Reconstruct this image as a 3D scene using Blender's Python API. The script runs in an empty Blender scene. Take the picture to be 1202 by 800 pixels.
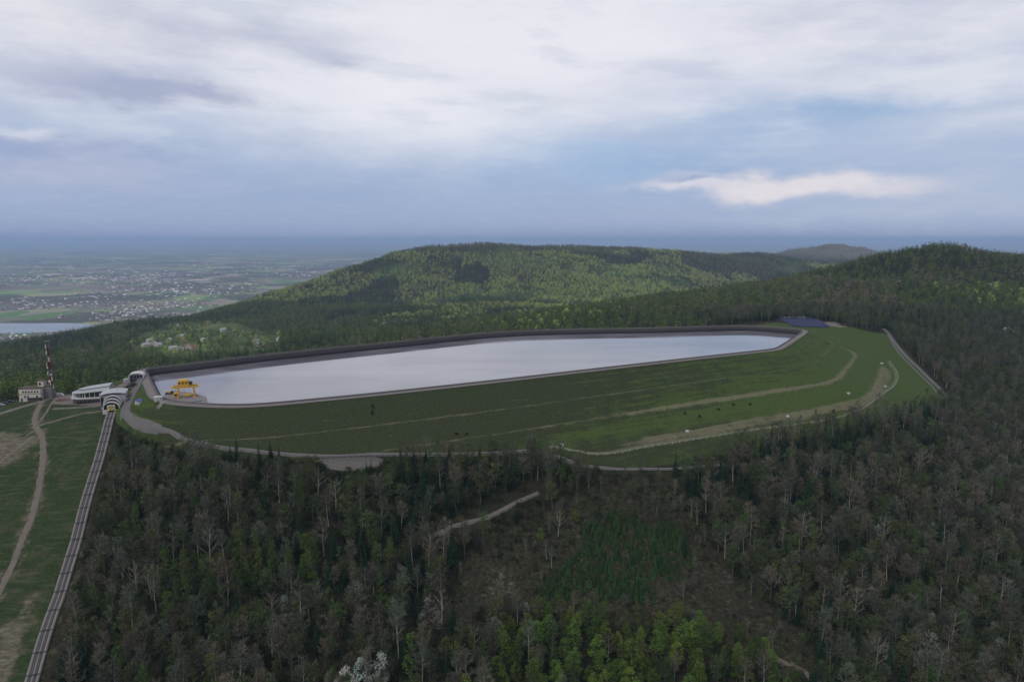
import bpy, math, random
import numpy as np
from mathutils import Vector, Matrix, noise as mnoise

scene = bpy.context.scene
col = scene.collection
random.seed(7)
rng = np.random.default_rng(7)
R = math.radians

# ------------------------------------------------------------------ camera
CAM_H = 100.0                      # metres above the dam crest (crest = z 0)
PITCH = math.atan(121 / 801.0)     # downward tilt
cam_data = bpy.data.cameras.new('camera')
cam_data.sensor_width = 36.0
cam_data.lens = 36.0 * 801.0 / 1202.0
cam_data.clip_start = 1.0
cam_data.clip_end = 400000.0
cam = bpy.data.objects.new('camera', cam_data)
cam.location = (0, 0, CAM_H)
cam.rotation_euler = (math.pi / 2 - PITCH, 0, 0)
col.objects.link(cam)
scene.camera = cam

# ------------------------------------------------------------------ render / exposure
scene.view_settings.view_transform = 'Standard'
scene.view_settings.look = 'None'
scene.view_settings.gamma = 1.0
scene.view_settings.exposure = 0.0
scene.render.engine = 'CYCLES'
scene.cycles.use_denoising = True
try:
    scene.cycles.denoiser = 'OPENIMAGEDENOISE'
    scene.cycles.denoising_input_passes = 'RGB_ALBEDO_NORMAL'
    scene.cycles.denoising_prefilter = 'ACCURATE'
except Exception:
    pass
scene.cycles.max_bounces = 4
scene.cycles.diffuse_bounces = 2
scene.cycles.glossy_bounces = 2
scene.cycles.transmission_bounces = 2
scene.cycles.transparent_max_bounces = 4
scene.cycles.volume_bounces = 0
scene.cycles.sample_clamp_indirect = 4.0

# ------------------------------------------------------------------ node helpers
class NT:
    def __init__(self, tree):
        self.t = tree
        tree.nodes.clear()
    def n(self, typ, **kw):
        nd = self.t.nodes.new(typ)
        for k, v in kw.items():
            setattr(nd, k, v)
        return nd
    def link(self, a, b):
        self.t.links.new(a, b)
    def put(self, sock, v):
        if hasattr(v, 'is_linked') or hasattr(v, 'links'):
            self.t.links.new(v, sock)
        else:
            sock.default_value = v
    def m(self, op, a, b=None, c=None, clamp=False):
        nd = self.n('ShaderNodeMath', operation=op, use_clamp=clamp)
        self.put(nd.inputs[0], a)
        if b is not None: self.put(nd.inputs[1], b)
        if c is not None: self.put(nd.inputs[2], c)
        return nd.outputs[0]
    def vm(self, op, a, b=None):
        nd = self.n('ShaderNodeVectorMath', operation=op)
        self.put(nd.inputs[0], a)
        if b is not None: self.put(nd.inputs[1], b)
        return nd.outputs[0]
    def comb(self, x, y, z):
        nd = self.n('ShaderNodeCombineXYZ')
        for i, v in enumerate((x, y, z)): self.put(nd.inputs[i], v)
        return nd.outputs[0]
    def noise(self, vec, scale, detail=4, rough=0.55, dist=0.0, dim='3D'):
        nd = self.n('ShaderNodeTexNoise')
        nd.noise_dimensions = dim
        if vec is not None: self.link(vec, nd.inputs['Vector'])
        nd.inputs['Scale'].default_value = scale
        nd.inputs['Detail'].default_value = detail
        nd.inputs['Roughness'].default_value = rough
        nd.inputs['Distortion'].default_value = dist
        return nd.outputs['Fac']
    def ramp(self, fac, stops, interp='LINEAR'):
        nd = self.n('ShaderNodeValToRGB')
        cr = nd.color_ramp
        cr.interpolation = interp
        while len(cr.elements) > len(stops): cr.elements.remove(cr.elements[-1])
        while len(cr.elements) < len(stops): cr.elements.new(0.5)
        for e, (p, c) in zip(cr.elements, stops):
            e.position = p
            e.color = (*c, 1) if len(c) == 3 else c
        self.link(fac, nd.inputs[0])
        return nd.outputs[0]
    def mix(self, fac, a, b, blend='MIX'):
        nd = self.n('ShaderNodeMix', data_type='RGBA', blend_type=blend)
        self.put(nd.inputs[0], fac)
        for s, v in ((nd.inputs[6], a), (nd.inputs[7], b)):
            if isinstance(v, tuple): v = (*v, 1) if len(v) == 3 else v
            self.put(s, v)
        return nd.outputs[2]
    def smooth(self, v, lo, hi):
        nd = self.n('ShaderNodeMapRange', interpolation_type='SMOOTHSTEP')
        self.put(nd.inputs[0], v)
        nd.inputs[1].default_value = lo; nd.inputs[2].default_value = hi
        return nd.outputs[0]

def srgb(r, g, b):
    f = lambda c: (c / 255 / 12.92) if c / 255 <= 0.04045 else ((c / 255 + 0.055) / 1.055) ** 2.4
    return (f(r), f(g), f(b))

# ------------------------------------------------------------------ sky (world) : blue Nishita sky behind a broken cloud layer
SUN_EL, SUN_AZ = R(48), R(215)       # soft sun behind cloud, from behind the camera, left
world = bpy.data.worlds.new('World')
scene.world = world
world.use_nodes = True
w = NT(world.node_tree)
tc = w.n('ShaderNodeTexCoord')
sky = w.n('ShaderNodeTexSky', sky_type='NISHITA', sun_disc=False)
sky.sun_elevation = SUN_EL
sky.sun_rotation = SUN_AZ
sky.altitude = 800
dirv = w.vm('NORMALIZE', tc.outputs['Generated'])
sep = w.n('ShaderNodeSeparateXYZ'); w.link(dirv, sep.inputs[0])
dx, dy, dz = sep.outputs
el = w.m('MULTIPLY', w.m('ARCSINE', dz), 180 / math.pi)
az = w.m('MULTIPLY', w.m('ARCTAN2', dx, dy), 180 / math.pi)
# flat cloud-layer coordinates: clouds shrink towards the horizon
den = w.m('ADD', w.m('MAXIMUM', dz, 0.0), 0.10)
layer = w.comb(w.m('DIVIDE', dx, den), w.m('DIVIDE', dy, den), 0.0)
n_big = w.noise(layer, 0.55, 4, 0.55, 0, '2D')
n_mid = w.noise(layer, 1.7, 4, 0.6, 0, '2D')
n_fine = w.noise(layer, 4.5, 3, 0.6, 0, '2D')
streak = w.noise(w.vm('MULTIPLY', w.comb(az, el, 0.0), (0.05, 0.30, 1.0)), 1.0, 4, 0.6, 0, '2D')
wv = w.vm('MULTIPLY', w.comb(az, el, 0.0), (0.11, 0.26, 1.0))
wob_a = w.m('MULTIPLY', w.m('SUBTRACT', w.noise(wv, 1.0, 5, 0.60, 0, '2D'), 0.5), 11.0)
wob_e = w.m('MULTIPLY', w.m('SUBTRACT', w.noise(w.vm('ADD', wv, (17.0, 9.0, 0.0)), 1.0, 5, 0.60, 0, '2D'), 0.5), 3.2)
azw = w.m('ADD', az, wob_a)
elw = w.m('ADD', el, wob_e)
# colour of the cloud sheet with height
base = w.ramp(w.m('DIVIDE', w.m('ADD', el, w.m('MULTIPLY', w.m('MULTIPLY', w.m('SUBTRACT', streak, 0.5), w.smooth(el, 0.5, 5.0)), 5.0)), 40.0, clamp=True), [
    (0.000, srgb(126, 147, 186)),
    (0.014, srgb(140, 158, 196)),
    (0.034, srgb(152, 169, 205)),
    (0.065, srgb(158, 175, 209)),
    (0.120, srgb(156, 177, 212)),
    (0.200, srgb(182, 196, 222)),
    (0.280, srgb(212, 217, 233)),
    (0.360, srgb(226, 228, 239)),
    (0.500, srgb(228, 229, 239)),
    (1.000, srgb(205, 207, 222))])
SKYC = base
def blob(px, py, wx, wy, color, amt, sharp=False):
    """soft cloud body in the direction of a picture point, size in degrees"""
    global SKYC
    u_ = (px - 601.0) / 801.0; v_ = (py - 400.0) / 801.0
    X_, Y_, Z_ = u_, math.cos(PITCH) - v_ * math.sin(PITCH), -(math.sin(PITCH) + v_ * math.cos(PITCH))
    a0 = math.degrees(math.atan2(X_, Y_)); e0 = math.degrees(math.atan2(Z_, math.hypot(X_, Y_)))
    u = w.m('DIVIDE', w.m('SUBTRACT', azw, a0), wx)
    v = w.m('DIVIDE', w.m('SUBTRACT', elw, e0), wy)
    r2 = w.m('ADD', w.m('MULTIPLY', u, u), w.m('MULTIPLY', v, v))
    g = w.m('EXPONENT', w.m('MULTIPLY', r2, -1.0))
    if sharp: g = w.smooth(g, 0.05, 0.90)
    SKYC = w.mix(w.m('MULTIPLY', g, amt, clamp=True), SKYC, color)
# broken texture of the sheet: lilac-grey undersides and white tops
up = w.smooth(el, 5.0, 13.0)
SKYC = w.mix(w.m('MULTIPLY', w.m('MULTIPLY', w.smooth(n_mid, 0.46, 0.70), up), 0.42), SKYC, srgb(186, 190, 214))
SKYC = w.mix(w.m('MULTIPLY', w.m('MULTIPLY', w.smooth(n_big, 0.44, 0.68), up), 0.55), SKYC, srgb(236, 236, 244))
WHITE = srgb(246, 245, 250)
blob(380, 235, 17, 3.2, srgb(148, 168, 205), 0.55)
blob(690, 180, 9, 2.4, srgb(148, 180, 218), 0.80)
blob(60, 178, 7, 1.0, srgb(146, 162, 202), 0.85)
blob(70, 205, 8, 1.1, srgb(190, 190, 214), 0.55)
blob(30, 160, 3, 0.6, srgb(228, 230, 240), 0.6)
blob(480, 120, 15, 4.2, WHITE, 0.80)
blob(640, 45, 17, 3.6, WHITE, 0.75)
blob(760, 110, 7, 2.6, srgb(222, 224, 238), 0.6)
blob(190, 108, 7, 1.0, srgb(164, 172, 200), 0.85, True)
blob(90, 88, 7, 0.9, srgb(176, 182, 208), 0.6)
blob(170, 40, 6, 1.7, srgb(176, 180, 206), 0.65)
blob(330, 45, 7, 1.2, srgb(186, 190, 212), 0.55)
blob(40, 25, 5, 1.6, srgb(240, 238, 242), 0.75)
blob(400, 70, 3, 0.6, srgb(190, 194, 214), 0.7)
blob(500, 20, 8, 1.0, srgb(242, 242, 247), 0.6)
blob(1000, 130, 9, 1.6, srgb(152, 180, 216), 0.90)
blob(1090, 95, 9, 1.3, srgb(230, 231, 240), 0.80, True)
blob(1080, 48, 10, 0.8, srgb(234, 234, 241), 0.75)
blob(960, 20, 6, 1.2, srgb(196, 198, 218), 0.5)
blob(1150, 135, 5, 0.9, srgb(214, 218, 232), 0.75)
blob(1130, 210, 7, 3.2, srgb(184, 194, 218), 0.65)
blob(935, 220, 8.2, 1.0, srgb(230, 223, 229), 0.95, True)
blob(800, 216, 4.6, 0.75, srgb(222, 218, 230), 0.85, True)
blob(800, 211, 3.4, 0.28, srgb(146, 164, 202), 0.8)
blob(1020, 252, 14, 0.8, srgb(180, 192, 216), 0.5)
# fine cloud detail everywhere
wisp = w.noise(w.vm('ADD', w.vm('MULTIPLY', w.comb(az, w.m('ADD', el, w.m('MULTIPLY', az, 0.035)), 0.0), (0.085, 0.42, 1.0)), (40.0, 3.0, 0.0)), 1.0, 6, 0.60, 0, '2D')
up2 = w.smooth(el, 3.0, 10.0)
SKYC = w.mix(w.m('MULTIPLY', w.m('MULTIPLY', w.smooth(wisp, 0.50, 0.70), up2), 0.24), SKYC, srgb(250, 249, 252))
SKYC = w.mix(w.m('MULTIPLY', w.m('MULTIPLY', w.smooth(wisp, 0.50, 0.30), up2), 0.26), SKYC, srgb(170, 182, 210))
SKYC = w.mix(w.m('MULTIPLY', w.m('SUBTRACT', n_fine, 0.5), 0.45), SKYC, (1.0, 1.0, 1.0), 'SOFT_LIGHT')
bg_sky = w.n('ShaderNodeBackground'); w.link(sky.outputs[0], bg_sky.inputs[0]); bg_sky.inputs[1].default_value = 0.08
bg_cl = w.n('ShaderNodeBackground'); w.link(SKYC, bg_cl.inputs[0]); bg_cl.inputs[1].default_value = 1.0
mixs = w.n('ShaderNodeMixShader'); mixs.inputs[0].default_value = 0.90
w.link(bg_sky.outputs[0], mixs.inputs[1]); w.link(bg_cl.outputs[0], mixs.inputs[2])
world.cycles.sampling_method = 'MANUAL'; world.cycles.sample_map_resolution = 256
wo = w.n('ShaderNodeOutputWorld'); w.link(mixs.outputs[0], wo.inputs[0])

# ------------------------------------------------------------------ sun, veiled by cloud
sl = bpy.data.lights.new('sun', 'SUN')
sl.energy = 1.5
sl.angle = R(12)
sl.color = (1.0, 0.92, 0.80)
so = bpy.data.objects.new('sun', sl)
so.rotation_euler = (math.pi / 2 - SUN_EL, 0, math.pi - SUN_AZ)
so.location = (0, 0, 600)
col.objects.link(so)

# ------------------------------------------------------------------ picture ray -> place, used to survey the site
SP, CP = math.sin(PITCH), math.cos(PITCH)
def ray(px, py):
    u = (px - 601.0) / 801.0; v = (py - 400.0) / 801.0
    return u, CP - v * SP, -(SP + v * CP)
def at_z(px, py, z):
    r = ray(px, py); t = (z - CAM_H) / r[2]
    return (r[0] * t, r[1] * t, z)
def at_y(px, py, Y):
    r = ray(px, py); t = Y / r[1]
    return (r[0] * t, Y, CAM_H + r[2] * t)
def project(X, Y, Z):
    d = Z - CAM_H
    zc = Y * CP - d * SP
    return 601 + 801 * X / zc, 400 - 801 * (Y * SP + d * CP) / zc, zc

# ------------------------------------------------------------------ object helpers
def tag(o, label=None, cat=None, group=None, kind=None):
    if label: o['label'] = label
    if cat: o['category'] = cat
    if group: o['group'] = group
    if kind: o['kind'] = kind
    return o
def empty(name, loc=(0, 0, 0), rz=0.0):
    o = bpy.data.objects.new(name, None)
    o.location = loc; o.rotation_euler = (0, 0, rz); o.empty_display_size = 1
    col.objects.link(o)
    return o
def mesh_obj(name, me, parent=None):
    o = bpy.data.objects.new(name, me)
    col.objects.link(o)
    if parent is not None: o.parent = parent
    return o
class MB:
    """collects verts and faces for one mesh"""
    def __init__(self):
        self.v = []; self.f = []; self.mi = []
    def add(self, vs, fs, mi=0):
        b = len(self.v)
        self.v.extend([tuple(p) for p in vs])
        self.f.extend([tuple(i + b for i in f) for f in fs])
        self.mi.extend([mi] * len(fs))
        return self
    def box(self, x0, x1, y0, y1, z0, z1, mi=0):
        return self.add([(x0, y0, z0), (x1, y0, z0), (x1, y1, z0), (x0, y1, z0), (x0, y0, z1), (x1, y0, z1), (x1, y1, z1), (x0, y1, z1)],
                 [(0, 3, 2, 1), (4, 5, 6, 7), (0, 1, 5, 4), (1, 2, 6, 5), (2, 3, 7, 6), (3, 0, 4, 7)], mi)
    def bar(self, a, b, wdt, hgt=None, mi=0):
        a = Vector(a); b = Vector(b); d = (b - a)
        if d.length < 1e-6: return self
        d.normalize()
        up = Vector((0, 0, 1)) if abs(d.z) < 0.95 else Vector((1, 0, 0))
        s = d.cross(up).normalized(); t = s.cross(d).normalized()
        hgt = wdt if hgt is None else hgt
        s *= wdt / 2; t *= hgt / 2
        return self.add([a - s - t, a + s - t, a + s + t, a - s + t, b - s - t, b + s - t, b + s + t, b - s + t],
                 [(0, 3, 2, 1), (4, 5, 6, 7), (0, 1, 5, 4), (1, 2, 6, 5), (2, 3, 7, 6), (3, 0, 4, 7)], mi)
    def tube(self, pts, rads, n=6, mi=0, cap=True):
        pts = [Vector(p) for p in pts]
        vs = []; fs = []
        for i, p in enumerate(pts):
            d = (pts[min(i + 1, len(pts) - 1)] - pts[max(i - 1, 0)]).normalized()
            up = Vector((0, 0, 1)) if abs(d.z) < 0.9 else Vector((1, 0, 0))
            s = d.cross(up).normalized(); t = s.cross(d).normalized()
            for k in range(n):
                a = 2 * math.pi * k / n
                vs.append(p + (s * math.cos(a) + t * math.sin(a)) * rads[i])
        for i in range(len(pts) - 1):
            for k in range(n):
                k2 = (k + 1) % n
                fs.append((i * n + k, i * n + k2, (i + 1) * n + k2, (i + 1) * n + k))
        if cap:
            fs.append(tuple(range(n - 1, -1, -1)))
            fs.append(tuple((len(pts) - 1) * n + k for k in range(n)))
        return self.add(vs, fs, mi)
    def prism(self, poly, y0, y1, mi=0):
        """closed (x,z) outline pushed along y"""
        n = len(poly)
        vs = [(x, y0, z) for x, z in poly] + [(x, y1, z) for x, z in poly]
        fs = [tuple(range(n)), tuple(range(2 * n - 1, n - 1, -1))]
        fs += [(i, i + n, (i + 1) % n + n, (i + 1) % n) for i in range(n)]
        return self.add(vs, fs, mi)
    def mesh(self, name, mats, smooth=False):
        me = bpy.data.meshes.new(name)
        me.from_pydata(self.v, [], self.f)
        for m_ in (mats if isinstance(mats, (list, tuple)) else [mats]): me.materials.append(m_)
        if any(self.mi): me.polygons.foreach_set('material_index', self.mi)
        if smooth: me.polygons.foreach_set('use_smooth', [True] * len(me.polygons))
        me.update()
        return me
    def build(self, name, mats, parent=None, smooth=False):
        return mesh_obj(name, self.mesh(name, mats, smooth), parent)
def np_mesh(name, verts, faces, mats, smooth=False):
    me = bpy.data.meshes.new(name)
    verts = np.asarray(verts, dtype=np.float32); faces = np.asarray(faces, dtype=np.int32)
    k = faces.shape[1]
    me.vertices.add(len(verts)); me.vertices.foreach_set('co', verts.ravel())
    me.loops.add(faces.size); me.loops.foreach_set('vertex_index', faces.ravel())
    me.polygons.add(len(faces))
    me.polygons.foreach_set('loop_start', np.arange(0, faces.size, k, dtype=np.int32))
    me.polygons.foreach_set('loop_total', np.full(len(faces), k, dtype=np.int32))
    for m_ in (mats if isinstance(mats, (list, tuple)) else [mats]): me.materials.append(m_)
    if smooth: me.polygons.foreach_set('use_smooth', np.ones(len(faces), dtype=bool))
    me.update(calc_edges=True)
    return me
def set_attr(me, name, vals):
    a = me.attributes.new(name, 'FLOAT', 'POINT')
    a.data.foreach_set('value', np.asarray(vals, dtype=np.float32))

# ------------------------------------------------------------------ materials
def mat_plain(name, color, rough=0.7, metal=0.0, var=0.12, scale=1.5, bump=0.0):
    m_ = bpy.data.materials.new(name); m_.use_nodes = True
    t = NT(m_.node_tree)
    geo = t.n('ShaderNodeNewGeometry')
    nz = t.noise(geo.outputs['Position'], scale, 5, 0.6)
    k = t.m('MULTIPLY_ADD', nz, 2 * var, 1 - var)
    c = t.mix(1.0, (*color, 1), t.comb(k, k, k), 'MULTIPLY')
    p = t.n('ShaderNodeBsdfPrincipled'); t.link(c, p.inputs['Base Color'])
    p.inputs['Roughness'].default_value = rough; p.inputs['Metallic'].default_value = metal
    p.inputs['Specular IOR Level'].default_value = 0.3
    if bump:
        b = t.n('ShaderNodeBump'); b.inputs['Strength'].default_value = bump
        t.link(nz, b.inputs['Height']); t.link(b.outputs[0], p.inputs['Normal'])
    o = t.n('ShaderNodeOutputMaterial'); t.link(p.outputs[0], o.inputs[0])
    return m_
def mat_leaf(name, ca, cb, trans=0.25, inst=0.35):
    """foliage: colour varies leaf clump by leaf clump and tree by tree"""
    m_ = bpy.data.materials.new(name); m_.use_nodes = True
    t = NT(m_.node_tree)
    oi = t.n('ShaderNodeObjectInfo'); geo = t.n('ShaderNodeNewGeometry')
    isl = geo.outputs['Random Per Island']
    c = t.mix(isl, (*ca, 1), (*cb, 1))
    k = t.m('MULTIPLY_ADD', oi.outputs['Random'], 2 * inst, 1 - inst)
    k2 = t.m('MULTIPLY_ADD', t.m('FRACT', t.m('MULTIPLY', oi.outputs['Random'], 7.31)), 0.30, 0.78)
    c = t.mix(1.0, c, t.comb(t.m('MULTIPLY', k, k2), k, t.m('MULTIPLY', k, 0.97)), 'MULTIPLY')
    d = t.n('ShaderNodeBsdfDiffuse'); t.link(c, d.inputs[0])
    tr = t.n('ShaderNodeBsdfTranslucent'); t.link(c, tr.inputs[0])
    mx = t.n('ShaderNodeMixShader'); mx.inputs[0].default_value = trans
    t.link(d.outputs[0], mx.inputs[1]); t.link(tr.outputs[0], mx.inputs[2])
    o = t.n('ShaderNodeOutputMaterial'); t.link(mx.outputs[0], o.inputs[0])
    return m_

# ================================================================== TERRAIN
CREST = [(-285, 512), (-270, 486), (-240, 438), (-228, 420), (-210, 405), (-185, 397.5), (-158, 396.5), (-107, 417), (-24, 459.5), (64, 509),
         (180, 573), (232, 601), (244, 610), (252, 621), (284, 671), (312, 716), (320, 732), (319, 744), (309, 756), (278, 776), (262, 779), (215, 773), (172, 763), (0, 733),
         (-124, 651), (-220, 579), (-260, 541), (-280, 524)]
def catmull(pts, step, closed=False):
    pts = [np.array(p, dtype=float) for p in pts]
    n = len(pts); out = []
    rngn = n if closed else n - 1
    for i in range(rngn):
        if closed:
            p0, p1, p2, p3 = pts[(i - 1) % n], pts[i], pts[(i + 1) % n], pts[(i + 2) % n]
        else:
            p0, p1, p2, p3 = pts[max(i - 1, 0)], pts[i], pts[i + 1], pts[min(i + 2, n - 1)]
        L = np.linalg.norm(p2 - p1)
        k = max(1, int(round(L / step)))
        t1 = max(np.linalg.norm(p1 - p0), 1e-6) ** 0.5; t2 = max(L, 1e-6) ** 0.5; t3 = max(np.linalg.norm(p3 - p2), 1e-6) ** 0.5
        m1 = (p2 - p1) if np.allclose(p0, p1) else t2 * ((p1 - p0) / t1 - (p2 - p0) / (t1 + t2) + (p2 - p1) / t2)
        m2 = (p2 - p1) if np.allclose(p2, p3) else t2 * ((p2 - p1) / t2 - (p3 - p1) / (t2 + t3) + (p3 - p2) / t3)
        for j in range(k):
            t = j / k; t_2 = t * t; t_3 = t_2 * t
            out.append((2 * t_3 - 3 * t_2 + 1) * p1 + (t_3 - 2 * t_2 + t) * m1 + (-2 * t_3 + 3 * t_2) * p2 + (t_3 - t_2) * m2)
    if not closed: out.append(pts[-1])
    return np.array(out)
crest = catmull(CREST, 7.0, True)                 # counter-clockwise seen from above
NC = len(crest)
tang = np.roll(crest, -1, 0) - np.roll(crest, 1, 0)
tang /= np.linalg.norm(tang, axis=1)[:, None]
cnorm = np.stack([tang[:, 1], -tang[:, 0]], 1)    # outward
for _ in range(6):                                # soften normals at the corners
    cnorm = (np.roll(cnorm, 1, 0) + 2 * cnorm + np.roll(cnorm, -1, 0)); cnorm /= np.linalg.norm(cnorm, axis=1)[:, None]
# embankment profile: (distance out from the crest edge, height)
PROF = [(0, 0), (0.4, -0.25), (24, -12.0), (27, -12.25), (45, -21.2), (48.5, -21.5), (70, -32.0), (75, -32.4), (96, -42.5), (150, -68), (400, -190), (1000, -900)]
PD = np.array([p[0] for p in PROF], float); PZ = np.array([p[1] for p in PROF], float)
def in_poly(x, y, poly):
    x = np.asarray(x, float); y = np.asarray(y, float)
    inside = np.zeros(x.shape, bool)
    n = len(poly)
    for i in range(n):
        x1, y1 = poly[i][0], poly[i][1]; x2, y2 = poly[(i + 1) % n][0], poly[(i + 1) % n][1]
        c = (y1 > y) != (y2 > y)
        with np.errstate(divide='ignore', invalid='ignore'):
            xi = (x2 - x1) * (y - y1) / (y2 - y1) + x1
        inside ^= c & (x < xi)
    return inside
def seg_dist(x, y, pts, closed=False):
    x = np.asarray(x, float); y = np.asarray(y, float)
    best = np.full(x.shape, 1e9)
    n = len(pts)
    for i in range(n if closed else n - 1):
        ax, ay = pts[i][0], pts[i][1]; bx, by = pts[(i + 1) % n][0], pts[(i + 1) % n][1]
        vx, vy = bx - ax, by - ay; L2 = vx * vx + vy * vy + 1e-9
        t = np.clip(((x - ax) * vx + (y - ay) * vy) / L2, 0, 1)
        best = np.minimum(best, np.hypot(x - ax - t * vx, y - ay - t * vy))
    return best
def bank_z(x, y):
    """height of the embankment surface (outside the crest); crest level inside"""
    d = seg_dist(x, y, crest[::3], True)
    z = np.interp(d, PD, PZ)
    return np.where(in_poly(x, y, crest), 0.0, z)

CTRL = []
def cp(*rows):                                     # surveyed points: picture ray met at distance Y
    for px, py, Y in rows: CTRL.append(at_y(px, py, Y))
def cw(*rows):                                     # surveyed points in metres
    CTRL.extend(rows)
# plateau with the stations and the transmitter
cw((-333, 464, -11.5), (-400, 470, -14), (-300, 470, -10), (-262, 440, -9.5), (-280, 470, -9), (-292, 505, -8.5), (-245, 425, -10), (-330, 440, -13), (-370, 445, -14),
   (-235, 408, -11), (-305, 520, -9.5), (-345, 500, -17), (-320, 490, -12), (-390, 500, -22), (-450, 460, -20))
# ground at the toe of the dam, front: where the sight lines meet the design slope of the bank
TOE_PX = [(160, 489), (200, 509), (240, 523), (300, 535), (350, 538.5), (460, 537), (590, 533), (640, 533), (680, 546), (745, 552), (800, 543), (900, 523), (1000, 502), (1060, 490), (1112, 468)]
def on_bank(px, py):
    r = ray(px, py)
    ts = np.arange(250, 900, 1.0) / r[1]
    X = r[0] * ts; Y = r[1] * ts; Z = CAM_H + r[2] * ts
    k = np.nonzero(Z < bank_z(X, Y))[0][0]
    return float(X[k]), float(Y[k]), float(Z[k])
TOE = [on_bank(*p) for p in TOE_PX[:-1]] + [(405, 607, -46)]
print('TOE', [tuple(round(a) for a in t) for t in TOE])
CTRL.extend([(x, y, z + 0.5) for x, y, z in TOE[2:]])
cw((420, 690, -38), (440, 760, -27), (457, 816, -14), (390, 850, -9), (330, 860, -8), (300, 830, -9))
for x, y, z in TOE[2:-1]:                             # a little shelf for the road, then the slope
    CTRL.append((x + 6, y - 14, z - 2.5))
toe_poly = [(x, y) for x, y, z in TOE] + [(430, 690), (445, 760), (440, 860), (250, 900), (0, 840), (-160, 760), (-330, 620), (-335, 520), (-285, 450), (-258, 424)]
def bank_real(x, y):
    """bank surface, dropping out of sight beyond its toe"""
    z = bank_z(x, y)
    d = seg_dist(x, y, toe_poly, True)
    return np.where(in_poly(x, y, toe_poly), z, z - 1.2 * d)
# slope below the dam, falling towards the viewer
cw((-262, 425, -12), (-270, 395, -17), (-340, 405, -20), (-440, 400, -30), (-330, 340, -44), (-440, 330, -55), (-260, 340, -42), (-245, 300, -60), (-225, 266, -80), (-340, 262, -84), (-480, 250, -100),
   (-205, 372, -17), (-190, 335, -37), (-150, 320, -45), (-150, 262, -74), (-60, 330, -46), (-60, 265, -82), (30, 350, -58), (60, 330, -68), (60, 276, -95), (150, 370, -68), (160, 300, -100), (260, 430, -70),
   (270, 320, -106), (380, 480, -74), (380, 380, -94), (520, 500, -68), (520, 380, -100), (700, 480, -85),
   (-200, 150, -135), (100, 150, -165), (400, 180, -170), (-600, 150, -170), (700, 250, -160), (0, -100, -235), (-600, -200, -300), (700, -200, -300), (1100, 100, -260))
# wooded flank on the far right
cp((1202, 470, 640), (1150, 430, 740), (1202, 400, 900), (1100, 400, 870), (1202, 345, 1220), (1050, 372, 960), (1100, 350, 1080), (1000, 345, 1120), (950, 365, 1000))
cw((880, 1440, 86), (935, 1445, 85), (820, 1435, 74), (735, 1430, 58), (650, 1400, 22), (560, 1380, 4), (990, 1450, 66), (1090, 1470, 62), (1200, 1500, 64), (1500, 1500, 70), (900, 1620, 20), (1500, 900, -60), (1100, 700, -80),
   (1400, 400, -240), (2200, 1500, -40), (1100, 1250, 20), (850, 1200, 14))
# spur running left from that hill, behind the reservoir
cp((900, 338, 1320), (820, 350, 1300), (720, 359, 1300), (640, 369, 1280), (560, 381, 1250), (700, 374, 1100), (860, 366, 1060))
cw((150, 850, -40), (-50, 820, -48), (-200, 720, -60), (-330, 600, -45), (-100, 950, -58), (250, 900, -25), (60, 1000, -46))
# valley behind
cp((300, 416, 1050), (250, 402, 1300), (200, 387, 1700), (230, 374, 2000), (300, 386, 1750), (420, 388, 1600), (520, 384, 1650),
   (0, 430, 1100), (0, 458, 700), (100, 430, 1000), (100, 407, 1400), (60, 448, 640), (160, 420, 1050), (150, 400, 1400),
   (-100, 440, 1100), (-100, 420, 1600))
cp((0, 408, 1700), (50, 398, 1750), (100, 388, 1800), (150, 381, 1900), (200, 375, 2000))
cw((-1500, 2400, -380), (-1650, 2700, -450), (-1500, 3100, -460), (-1350, 3500, -460), (-2300, 1800, -380), (-2300, 2600, -470), (-1700, 900, -330), (-2600, 700, -460))
# the long ridge
cp((255, 365, 2250), (275, 359, 2400), (300, 351, 2550), (330, 341, 2700), (360, 329.5, 2850), (400, 318, 3000), (430, 310, 3150), (460, 299, 3250), (500, 292, 3300), (540, 288.5, 3350), (580, 287.5, 3400), (640, 290, 3500), (700, 292, 3650), (760, 294, 3800), (830, 296, 4000), (900, 301, 4200),
   (450, 352, 2500), (450, 377, 1900), (380, 365, 2100), (330, 372, 1950), (600, 342, 2600), (700, 332, 2750), (600, 312, 3000), (520, 325, 2850), (760, 322, 3050), (850, 322, 3500), (560, 362, 2050), (940, 314, 4400))
cw((-400, 4300, -250), (-1000, 4100, -420), (200, 5000, -250), (900, 5200, -250), (0, 6500, -470), (-1500, 5000, -480),
   (600, 2000, -120), (900, 2300, -150), (1500, 2600, -120), (1300, 3300, -110), (2200, 3000, -80))
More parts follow.
